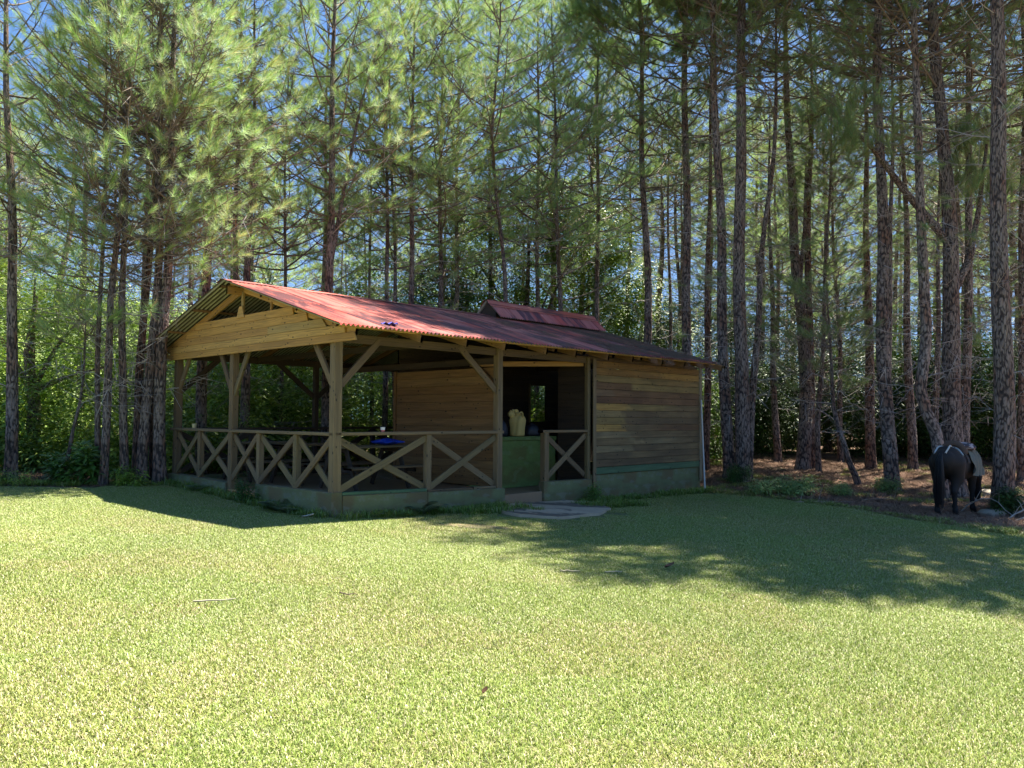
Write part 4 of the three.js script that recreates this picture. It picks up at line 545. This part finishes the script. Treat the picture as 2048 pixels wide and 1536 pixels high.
shrub(6.97, 20.3, 1.35, 0.5, 'large pale leafy bush on the needle floor beside the shelter', 71, [3.0, 2.4, 5], 1, 55);
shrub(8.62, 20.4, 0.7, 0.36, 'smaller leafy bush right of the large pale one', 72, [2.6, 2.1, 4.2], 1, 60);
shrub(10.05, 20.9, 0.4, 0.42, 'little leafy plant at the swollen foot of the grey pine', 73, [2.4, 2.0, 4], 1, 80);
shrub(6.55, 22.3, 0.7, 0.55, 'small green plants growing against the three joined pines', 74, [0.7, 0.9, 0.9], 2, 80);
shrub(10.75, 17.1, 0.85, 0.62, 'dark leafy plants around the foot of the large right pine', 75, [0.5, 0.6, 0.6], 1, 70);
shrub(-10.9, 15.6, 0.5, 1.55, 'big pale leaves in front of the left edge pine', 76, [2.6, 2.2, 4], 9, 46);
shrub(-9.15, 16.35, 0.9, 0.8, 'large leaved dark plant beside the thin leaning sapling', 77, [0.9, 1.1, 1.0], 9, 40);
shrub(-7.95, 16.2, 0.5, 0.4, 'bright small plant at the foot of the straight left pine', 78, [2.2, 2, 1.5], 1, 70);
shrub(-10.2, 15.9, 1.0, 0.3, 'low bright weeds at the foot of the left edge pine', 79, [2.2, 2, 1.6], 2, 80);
{ const [X, Z] = fromUV(6.3, -0.3); shrub(X, Z, 0.35, 0.42, 'small pale weed against the plinth right of the entrance', 80, [1.3, 1.35, 1.5], 2, 70); }
{ const [X, Z] = fromUV(2.55, 0.0); const [X2, Z2] = fromUV(-0.3, 2.35); shrub(X2, Z2, 0.2, 0.46, 'dark leafy climber on the gap in the left plinth', 81, [0.55, 0.8, 0.75], 2, 90); }
// ferns along the base of the shelter
function fern(u, v, s, label, seed, nf = 8) {
  const r = rng(seed), [X, Z] = fromUV(u, v), t = thing('fern', label, 'fern', [X, ground(X, -Z), -Z]);
  for (let k = 0; k < nf; k++) { const az = k / nf * 6.28 + r(), len = s * (0.7 + 0.5 * r()), p = [], c = [], id = [], N = 13; const d = V(Math.cos(az), 0, Math.sin(az)), sd = V(-d.z, 0, d.x); const g = mix3([0.05, 0.11, 0.025], [0.1, 0.18, 0.04], r());
    for (let i = 1; i <= N; i++) { const q = i / N, o = d.clone().multiplyScalar(len * 0.75 * q).add(V(0, len * (0.95 * q - 0.62 * q * q), 0)), l = len * 0.3 * Math.sin(Math.PI * (0.12 + 0.85 * q)); for (const sg of [-1, 1]) { const b = p.length / 3, tip = o.clone().addScaledVector(sd, sg * l).addScaledVector(d, l * 0.35).add(V(0, -0.12 * l, 0)), w = d.clone().multiplyScalar(0.026 * len * 1.3 + 0.004); p.push(...o.clone().sub(w).toArray(), ...o.clone().add(w).toArray(), ...o.clone().lerp(tip, 0.6).add(w.clone().multiplyScalar(0.8)).toArray(), ...tip.toArray(), ...o.clone().lerp(tip, 0.6).sub(w.clone().multiplyScalar(0.8)).toArray()); id.push(b, b + 1, b + 2, b, b + 2, b + 4, b + 4, b + 2, b + 3); for (let z = 0; z < 5; z++) c.push(...g); } }
    mesh('frond', geo(p, id, null, c), broadM, t); }
}
fern(-0.3, 1.25, 0.5, 'green fern at the left plinth near the corner', 1); fern(-0.32, 0.85, 0.36, 'small fern just right of the larger corner fern', 2, 7); fern(1.75, -0.2, 0.6, 'tall upright fern before the front railing', 3); fern(-0.3, 4.35, 0.34, 'fern at the far part of the left plinth', 4, 7); fern(0.7, -0.2, 0.26, 'tiny fern at the front plinth near the corner', 5, 6); fern(2.75, -0.2, 0.28, 'tiny fern on the front plinth nearer the entrance', 6, 6);
// undergrowth that reads as one mass behind the trunks
{ const r = rng(900), lists = [[], [], []]; const lump = (X, Z, w, h, tint) => { const n = Math.round(18 * w * h); for (let i = 0; i < n; i++) { const a = r() * 6.28, u = r() * 2 - 1, q = Math.sqrt(1 - u * u), e = 0.6 + 0.4 * r(); const px = X + q * Math.cos(a) * w * e, pz = Z + q * Math.sin(a) * w * 0.6 * e, y = h * 0.5 + u * h * 0.55 * e; const t = mix3([0.6, 0.7, 0.65], [1.55, 1.45, 1.0], Math.pow(r(), 1.6)); lists[Math.floor(r() * 3)].push({ p: V(px, ground(px, -pz) + Math.max(0.1, y), -pz), d: V((r() - 0.5) * 0.8, 1, (r() - 0.5) * 0.8).normalize(), a: r() * 6.28, s: 0.8 + 0.7 * r(), c: t.map((v, j) => v * tint[j]) }); } };
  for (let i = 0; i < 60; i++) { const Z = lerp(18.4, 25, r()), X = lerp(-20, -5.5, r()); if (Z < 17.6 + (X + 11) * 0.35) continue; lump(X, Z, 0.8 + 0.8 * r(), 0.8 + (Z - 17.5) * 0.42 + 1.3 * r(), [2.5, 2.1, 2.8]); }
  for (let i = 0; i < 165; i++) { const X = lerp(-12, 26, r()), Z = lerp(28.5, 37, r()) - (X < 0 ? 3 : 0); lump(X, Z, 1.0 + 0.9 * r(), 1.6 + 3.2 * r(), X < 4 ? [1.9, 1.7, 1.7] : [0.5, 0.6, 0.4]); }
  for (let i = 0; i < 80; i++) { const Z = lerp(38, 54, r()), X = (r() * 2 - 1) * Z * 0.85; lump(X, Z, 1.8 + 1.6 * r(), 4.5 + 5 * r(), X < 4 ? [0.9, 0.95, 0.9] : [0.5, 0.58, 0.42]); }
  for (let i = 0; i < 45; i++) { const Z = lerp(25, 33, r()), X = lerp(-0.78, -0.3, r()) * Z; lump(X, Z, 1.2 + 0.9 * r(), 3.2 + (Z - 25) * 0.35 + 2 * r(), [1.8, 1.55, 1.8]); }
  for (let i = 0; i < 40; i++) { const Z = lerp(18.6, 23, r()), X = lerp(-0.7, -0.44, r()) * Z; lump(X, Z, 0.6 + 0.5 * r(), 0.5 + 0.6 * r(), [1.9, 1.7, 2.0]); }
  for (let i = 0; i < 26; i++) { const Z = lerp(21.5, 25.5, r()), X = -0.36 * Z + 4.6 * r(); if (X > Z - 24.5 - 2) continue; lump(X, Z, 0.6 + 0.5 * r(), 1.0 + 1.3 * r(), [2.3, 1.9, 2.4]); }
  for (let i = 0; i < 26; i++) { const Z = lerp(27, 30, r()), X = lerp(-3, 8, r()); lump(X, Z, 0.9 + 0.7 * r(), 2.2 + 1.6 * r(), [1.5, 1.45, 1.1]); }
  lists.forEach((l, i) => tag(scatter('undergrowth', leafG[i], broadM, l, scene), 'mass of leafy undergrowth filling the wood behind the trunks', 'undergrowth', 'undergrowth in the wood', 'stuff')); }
// fallen branches and a rock by the horse
function branch(label, X, Z, len, turn, r0, c, seed, rise = 0.1) { const r = rng(seed), t = thing('fallen_branch', label, 'branch', [X, ground(X, -Z), -Z], turn), tb = new Tubes(), pts = []; for (let i = 0; i <= 7; i++) pts.push(V((i / 7 - 0.5) * len, r0 + rise * Math.sin(i / 7 * 3.14) + 0.03 * r(), 0.12 * (r() - 0.5))); tb.add(pts, pts.map((_, i) => r0 * (1 - 0.6 * i / 7)), 6, { color: c }); for (let k = 0; k < 5; k++) { const s = pts[1 + k], e = s.clone().add(V(0.25 * r(), 0.1 + 0.25 * r(), (r() - 0.5) * 0.5)); tb.add([s, s.clone().lerp(e, 0.5).add(V(0, 0.04, 0)), e], [r0 * 0.5, r0 * 0.35, r0 * 0.2], 4, { color: c }); } mesh('branch_wood', tb.build(), twigM, t); }
branch('pale dead branch lying right of the large scaly pine', 11.0, 16.7, 1.5, 0.5, 0.02, [0.36, 0.31, 0.25], 21, 0.2); branch('bleached forked branch at the right edge of the needle floor', 10.7, 15.6, 1.2, -0.6, 0.016, [0.42, 0.37, 0.3], 22, 0.25); branch('thin grey branch standing off the ground behind the rock', 10.2, 16.9, 1.1, -0.9, 0.014, [0.33, 0.29, 0.25], 23, 0.35); branch('brown branch on the needle floor near the leaning trunk', 9.2, 19.4, 1.3, 0.15, 0.018, [0.24, 0.16, 0.11], 24, 0.04); branch('long thin branch lying before the pale bush', 7.5, 18.9, 1.6, 0.05, 0.014, [0.36, 0.27, 0.2], 25, 0.03);
function rock(label, X, Z, s, seed, c) { const r = rng(seed), g = new THREE.IcosahedronGeometry(1, 3), p = g.attributes.position; for (let i = 0; i < p.count; i++) { const a = p.getX(i), b = p.getY(i), d = p.getZ(i), k = 0.8 + 0.4 * fbm(a * 1.6 + seed, b * 1.6 + d * 1.3 + 5, 3); p.setXYZ(i, a * s * 1.4 * k, b * s * 0.6 * k, d * s * k); } g.computeVertexNormals(); const t = thing('rock', label, 'rock', [X, ground(X, -Z) + 0.25 * s, -Z], r() * 3); mesh('rock_body', g, mat(c, 0.95, { bumpMap: concB, bumpScale: 0.02 }), t); }
rock('rounded pale rock on the needle floor right of the horse', 10.35, 16.95, 0.2, 3, [0.3, 0.27, 0.21]); rock('flat pale rock further back at the right edge', 12.5, 20.6, 0.22, 5, [0.32, 0.27, 0.2]);
// needle litter on the forest floor
{ const r = rng(31), g = needleMat(90, 0.6, 0.2, 32, 0.03, 0.004), l = [], l2 = []; for (let i = 0; i < 5200; i++) { const Z = lerp(12.5, 30, r()), X = lerp(3, 20, r()); if (onLawn(X, Z) > 0.5 * r() || X > Z * 0.75) continue; const [u, v] = toUV(X, Z); if (u > 0 && u < 11.5 && v > -0.1 && v < 6.4) continue; const k = 0.7 + 0.7 * r(); l.push({ p: V(X, ground(X, -Z) + 0.006, -Z), a: r() * 6.28, s: [1, 1 + r(), 1], c: [k, k * (0.9 + 0.15 * r()), k * 0.95] }); }
  for (let i = 0; i < 1200; i++) { const Z = lerp(15, 18.5, r()), X = lerp(-16, -6, r()); if (onLawn(X, Z) > 0) continue; l.push({ p: V(X, ground(X, -Z) + 0.006, -Z), a: r() * 6.28, s: 1, c: [0.9, 0.85, 0.8] }); }
  tag(scatter('needle_litter', g, mat([1, 1, 1], 0.9, { vertexColors: true }), l, scene), 'brown fallen pine needles covering the forest floor', 'needle litter', null, 'stuff'); }

/* ---------- grass ---------- */
const onStep = (X, Z, m) => ((X - 0.72) / (1.45 + m)) ** 2 + ((Z - 15.35) / (1.55 + m)) ** 2 < 1;
function grassPatch(seed, size, n, hMin, hMax, wid) {
  const r = rng(seed), p = [], c = [], id = [];
  for (let i = 0; i < n; i++) {
    const x = (r() - 0.5) * size, z = (r() - 0.5) * size, a = r() * 6.283, l = lerp(hMin, hMax, r()), lean = 0.5 + 0.85 * r(), ca = Math.cos(a), sa = Math.sin(a), w = wid * (0.7 + 0.7 * r()), b = p.length / 3;
    const y1 = l * 0.55 * Math.cos(lean * 0.6), o1 = l * 0.55 * Math.sin(lean * 0.6), y2 = Math.max(0.006, y1 + l * 0.45 * Math.cos(lean * 1.25)), o2 = o1 + l * 0.45 * Math.sin(lean * 1.25);
    p.push(x - sa * w, 0, z + ca * w, x + sa * w, 0, z - ca * w, x + ca * o1 - sa * w, y1, z + sa * o1 + ca * w, x + ca * o1 + sa * w, y1, z + sa * o1 - ca * w, x + ca * o2, y2, z + sa * o2); id.push(b, b + 1, b + 2, b + 1, b + 3, b + 2, b + 2, b + 3, b + 4);
    const k = r(), g = k < 0.2 ? mix3([0.4, 0.34, 0.18], [0.66, 0.58, 0.38], r()) : k < 0.36 ? mix3([0.11, 0.16, 0.03], [0.2, 0.24, 0.05], r()) : mix3([0.17, 0.25, 0.032], [0.4, 0.44, 0.115], r()); for (let q = 0; q < 5; q++) { const d = q < 2 ? 0.75 : 1; c.push(g[0] * d, g[1] * d, g[2] * d); }
  }
  return geo(p, id, null, c);
}
{ const r = rng(55), S = 0.5, kinds = [0, 1, 2, 3].map((k) => grassPatch(200 + k, S, 4000, 0.014, 0.044, 0.0019)), lists = [[], [], [], []], tall = [];
  for (let Z = 2.2; Z < 22.4; Z += S) for (let X = -17; X < 14; X += S) {
    const x = X, z = Z; r(); r(); if (Math.abs(x) > z * 0.7 + 1.6) continue; const [u, v] = toUV(x, z); if (u > 0.1 && u < 11.2 && v > 0.1 && v < 6.3) continue; const e = onLawn(x, z); if (e < -0.1 || (soilAt(x, z) && r() < 0.55) || onStep(x, z, -0.15)) continue; if (e < 0.8 && r() > 0.35 + e) continue;
    const ry = (Math.floor(r() * 4)) * Math.PI / 2, dry = fbm(x * 0.8 + 20, z * 0.8 + 20, 4), t = sstep(0.38, 0.66, dry); const tint = mix3([1.01, 1.06, 0.97], [1.13, 1.06, 1.12], t);
    const k = Math.floor(r() * 4), edgeFade = e < 0.6 ? 0.7 : 1; lists[k].push({ p: V(x, ground(x, -z) + 0.012, -z), d: V(ground(x - 0.25, -z) - ground(x + 0.25, -z), 0.5, ground(x, -z - 0.25) - ground(x, -z + 0.25)).normalize(), a: ry, s: [1, edgeFade * (0.85 + 0.3 * fbm(x * 0.5, z * 0.5 + 50, 2)), 1], c: tint.map((q) => q * (0.9 + 0.2 * fbm(x * 0.45, z * 0.45 + 9, 3))) });
  }
  lists.forEach((l, i) => tag(scatter('grass', kinds[i], grassM, l, scene), 'short green grass blades of the lawn', 'grass', 'grass of the lawn', 'stuff'));
  const tg = grassPatch(300, 0.3, 170, 0.07, 0.2, 0.004);
  const along = (u0, v0, u1, v1, n, sp) => { for (let i = 0; i < n; i++) { const q = r(), [x, z] = fromUV(lerp(u0, u1, q) + (r() - 0.5) * sp, lerp(v0, v1, q) + (r() - 0.5) * sp); tall.push({ p: V(x, ground(x, -z), -z), a: r() * 6.28, s: [1, 0.5 + 0.8 * r(), 1], c: [0.6 + 0.2 * r(), 0.85, 0.6] }); } };
  along(-0.18, 0, -0.18, 6.3, 70, 0.16); along(0, -0.16, 3.8, -0.16, 50, 0.2); along(2.6, -0.3, 4.0, -0.7, 30, 0.5); along(6.2, -0.2, 11.3, -0.25, 80, 0.25); along(5.5, -0.8, 7, -1.0, 30, 0.4);
  for (let i = 0; i < 160; i++) { const X = lerp(4.6, 12, r()), Z = lawnEdge(X) + (r() - 0.5) * 1.2; tall.push({ p: V(X, ground(X, -Z), -Z), a: r() * 6.28, s: [1, 0.3 + 0.5 * r(), 1], c: [0.9, 0.95, 0.75] }); }
  for (let i = 0; i < 420; i++) { const X = lerp(5, 20, r()), Z = lerp(19, 30, r()); if (fbm(X * 0.6, Z * 0.6 + 9, 3) < 0.5) continue; tall.push({ p: V(X, ground(X, -Z), -Z), a: r() * 6.28, s: [1.3, 0.4 + 0.7 * r(), 1.3], c: [1.1, 1.05, 0.8] }); }
  for (let i = 0; i < 130; i++) { const X = lerp(-14, -6.6, r()), Z = lawnEdge(X) + 0.2 + 0.5 * (r() - 0.5); tall.push({ p: V(X, ground(X, -Z), -Z), a: r() * 6.28, s: [1, 0.5 + 0.6 * r(), 1], c: [0.95, 1.05, 0.7] }); }
  tag(scatter('tall_grass', tg, grassM, tall, scene), 'longer rough grass along the plinth and the wood edge', 'grass', null, 'stuff'); }

/* ---------- horse ---------- */
{ const HX = 9.25, HZ = 16.7, dir = 0.76, hp = thing('horse', 'dark brown horse grazing with its rump to the camera', 'horse', [0, 0, 0], dir);
  const cx = HX + 0.62 * Math.cos(dir), cz = HZ + 0.62 * Math.sin(dir); hp.position.set(cx, ground(cx, -cz), -cz);
  const bones = []; const bone = (a, b, ra, rb) => bones.push([a, b, ra, rb]);
  bone([-0.5, 1.05, 0], [0.4, 1.01, 0], 0.27, 0.27); bone([-0.2, 0.96, 0], [0.3, 0.95, 0], 0.28, 0.28); bone([-0.55, 1.1, 0], [-0.66, 1.08, 0], 0.26, 0.22); bone([0.4, 1.0, 0], [0.56, 0.98, 0], 0.26, 0.2); bone([0.3, 1.2, 0], [0.45, 1.2, 0], 0.12, 0.1);
  bone([0.55, 1.1, 0], [0.98, 0.78, 0.02], 0.2, 0.125); bone([0.98, 0.78, 0.02], [1.1, 0.7, 0.03], 0.125, 0.11); bone([1.1, 0.7, 0.03], [1.2, 0.42, 0.03], 0.105, 0.075); bone([1.2, 0.42, 0.03], [1.23, 0.27, 0.03], 0.07, 0.058);
  for (const s of [-1, 1]) { const sh = s > 0 ? 0.1 : -0.03; bone([-0.52, 1.02, s * 0.14], [-0.46, 0.74, s * 0.16], 0.19, 0.12); bone([-0.46, 0.74, s * 0.16], [-0.68 + sh, 0.5, s * 0.14], 0.11, 0.058); bone([-0.68 + sh, 0.5, s * 0.14], [-0.64 + sh, 0.12, s * 0.14], 0.05, 0.036); bone([-0.64 + sh, 0.12, s * 0.14], [-0.58 + sh, 0.04, s * 0.14], 0.042, 0.055);
    const f = s > 0 ? 0.05 : -0.1; bone([0.44, 0.9, s * 0.15], [0.44 + f * 0.5, 0.5, s * 0.14], 0.12, 0.056); bone([0.44 + f * 0.5, 0.5, s * 0.14], [0.44 + f, 0.12, s * 0.14], 0.05, 0.036); bone([0.44 + f, 0.12, s * 0.14], [0.5 + f, 0.04, s * 0.14], 0.042, 0.055); bone([1.02, 0.86, 0.03 + s * 0.06], [1.0, 0.97, 0.03 + s * 0.09], 0.03, 0.012); }
  const sdf = (x, y, z) => { let d = 1e9; for (const [a, b, ra, rb] of bones) { const bx = b[0] - a[0], by = b[1] - a[1], bz = b[2] - a[2], px = x - a[0], py = y - a[1], pz = z - a[2], t = clamp((px * bx + py * by + pz * bz) / (bx * bx + by * by + bz * bz), 0, 1), q = Math.hypot(px - bx * t, py - by * t, pz - bz * t) - lerp(ra, rb, t), k = 0.055; const h = clamp(0.5 + 0.5 * (d - q) / k, 0, 1); d = lerp(d, q, h) - k * h * (1 - h); } return d; };
  const N = 112, mc = new MarchingCubes(N, mat([1, 1, 1]), false, false, 160000), C = [0.2, 0.72, 0], half = 1.25; mc.isolation = 0;
  for (let k = 0; k < N; k++) for (let j = 0; j < N; j++) for (let i = 0; i < N; i++) { const x = C[0] + ((i - N / 2) / (N / 2)) * half, y = C[1] + ((j - N / 2) / (N / 2)) * half, z = C[2] + ((k - N / 2) / (N / 2)) * half; mc.field[i + j * N + k * N * N] = Math.abs(z) > 0.5 || y < -0.1 || y > 1.6 ? -1 : -sdf(x, y, z); }
  mc.update(); const n = mc.count, pos = [], nor = []; for (let i = 0; i < n * 3; i += 3) { pos.push(C[0] + mc.positionArray[i] * half, C[1] + mc.positionArray[i + 1] * half, C[2] + mc.positionArray[i + 2] * half); nor.push(mc.normalArray[i], mc.normalArray[i + 1], mc.normalArray[i + 2]); }
  const colr = []; for (let i = 0; i < pos.length; i += 3) { const y = pos[i + 1], leg = sstep(0.75, 0.35, y), k = 0.8 + 0.5 * fbm(pos[i] * 6, pos[i + 1] * 6 + pos[i + 2] * 6, 3); colr.push(...mix3([0.016, 0.011, 0.009], [0.006, 0.005, 0.005], leg).map((q) => q * k)); }
  const body = mesh('body', geo(pos, null, null, colr, nor), mat([1, 1, 1], 0.8, { vertexColors: true }), hp);
  const hair = mat([0.008, 0.008, 0.009], 0.6); const strands = (name, root, tipf, num, seed) => { const r = rng(seed), tb = new Tubes(); for (let i = 0; i < num; i++) { const pts = root(r), q = pts.length; tb.add(pts, pts.map((_, k) => 0.012 * (1 - 0.75 * k / (q - 1))), 4); } mesh(name, tb.build(), hair, hp); };
  strands('tail', (r) => { const a = r() * 6.28, w = Math.sqrt(r()), z = 0.085 * w * Math.sin(a), x = 0.06 * w * Math.cos(a), e = 0.18 + 0.3 * r() * r(); return [V(-0.84, 1.22, z * 0.25 - 0.0), V(-0.93 + x * 0.5, 1.08, z * 0.7), V(-0.96 + x, 0.78, z), V(-0.96 + x, 0.5, z * 1.1), V(-0.94 + x, e, z * 0.8)]; }, 0, 110, 4);
  strands('mane', (r) => { const s = r(), x = 0.5 + 0.5 * s, y = 1.3 - 0.42 * s; return [V(x, y, 0), V(x + 0.03, y - 0.03, 0.09), V(x + 0.02, y - 0.22 - 0.08 * r(), 0.15)]; }, 0, 40, 5);
  // pack saddle and cloths, resting on the horse
  hp.scale.setScalar(1.1);
  const sp = thing('pack_saddle', 'pack saddle with cream sacking and patterned cloth on the back of the horse', 'saddle', hp.position.toArray(), dir); sp.scale.setScalar(1.1);
  const surf = (x, a, lift) => { let lo = 0.05, hi = 0.8; const cy = 1.0; for (let i = 0; i < 24; i++) { const m = (lo + hi) / 2; sdf(x, cy + m * Math.cos(a), m * Math.sin(a)) > 0 ? hi = m : lo = m; } const m = hi + lift; return V(x, cy + m * Math.cos(a), m * Math.sin(a)); };
  const drape = (x0, x1, a0, a1, lift, fold, n1 = 20, n2 = 30) => { const p = [], id = [], uv = []; for (let j = 0; j <= n2; j++) for (let i = 0; i <= n1; i++) { const x = lerp(x0, x1, i / n1), a = lerp(a0, a1, j / n2), q = surf(x, clamp(a, -1.75, 1.75), lift + fold * (0.5 + 0.5 * Math.sin(i * 0.9 + j * 0.35)) * Math.abs(a)); if (Math.abs(a) > 1.75) q.y -= (Math.abs(a) - 1.75) * 0.28; p.push(...q.toArray()); uv.push(i / n1, j / n2); } for (let j = 0; j < n2; j++) for (let i = 0; i < n1; i++) { const b = j * (n1 + 1) + i; id.push(b, b + 1, b + n1 + 1, b + 1, b + n1 + 2, b + n1 + 1); } return geo(p, id, uv); };
  const cloth = (c, o = {}) => mat(c, 0.9, { side: THREE.DoubleSide, bumpMap: concB, bumpScale: 0.01, ...o });
  mesh('saddle_pad', drape(-0.25, 0.36, -1.5, 1.5, 0.015, 0.0), cloth([0.05, 0.04, 0.035]), sp);
  mesh('sacking', drape(-0.12, 0.42, 0.35, 2.3, 0.04, 0.035), cloth([0.17, 0.155, 0.115]), sp); mesh('sacking', drape(-0.12, 0.42, -2.2, -0.35, 0.04, 0.03), cloth([0.18, 0.165, 0.12]), sp);
  mesh('blanket_roll', new THREE.TorusGeometry(0.2, 0.06, 10, 24, Math.PI).applyMatrix4(M4().makeRotationY(Math.PI / 2).setPosition(-0.14, 1.2, 0)), cloth([0.1, 0.06, 0.04]), sp);
  const pat = tex(128, 128, (u, v) => vnoise(u * 18, v * 18, 18, 18) > 0.52 ? [0.42, 0.35, 0.34] : vnoise(u * 18 + 7, v * 18, 18, 18) > 0.5 ? [0.1, 0.06, 0.07] : [0.05, 0.05, 0.06]);
  { const g = new THREE.SphereGeometry(1, 28, 18), p = g.attributes.position; for (let i = 0; i < p.count; i++) { const x = p.getX(i), y = p.getY(i), z = p.getZ(i), k = 0.85 + 0.35 * fbm(x * 2.5 + 9, y * 2.5 + z * 2, 3); p.setXYZ(i, 0.16 + x * 0.27 * k, 1.33 + y * 0.1 * k, 0.06 + z * 0.25 * k); } g.computeVertexNormals(); mesh('patterned_cloth', g, mat([1, 1, 1], 0.9, { map: pat, bumpMap: concB, bumpScale: 0.03 }), sp); }
  const strap = (pts) => { const tb = new Tubes(); tb.add(pts, pts.map(() => 0.016), 6); mesh('crupper_strap', tb.build(), mat([0.5, 0.49, 0.44], 0.8), sp); };
  const line = (x0, a0, x1, a1) => { const o = []; for (let i = 0; i <= 10; i++) o.push(surf(lerp(x0, x1, i / 10), lerp(a0, a1, i / 10), 0.012)); return o; };
  strap(line(-0.2, 0.05, -0.82, 0.3)); strap(line(-0.2, -0.05, -0.78, -0.55)); strap(line(-0.22, 0.2, -0.5, 1.0)); }

renderer.render(scene, camera);
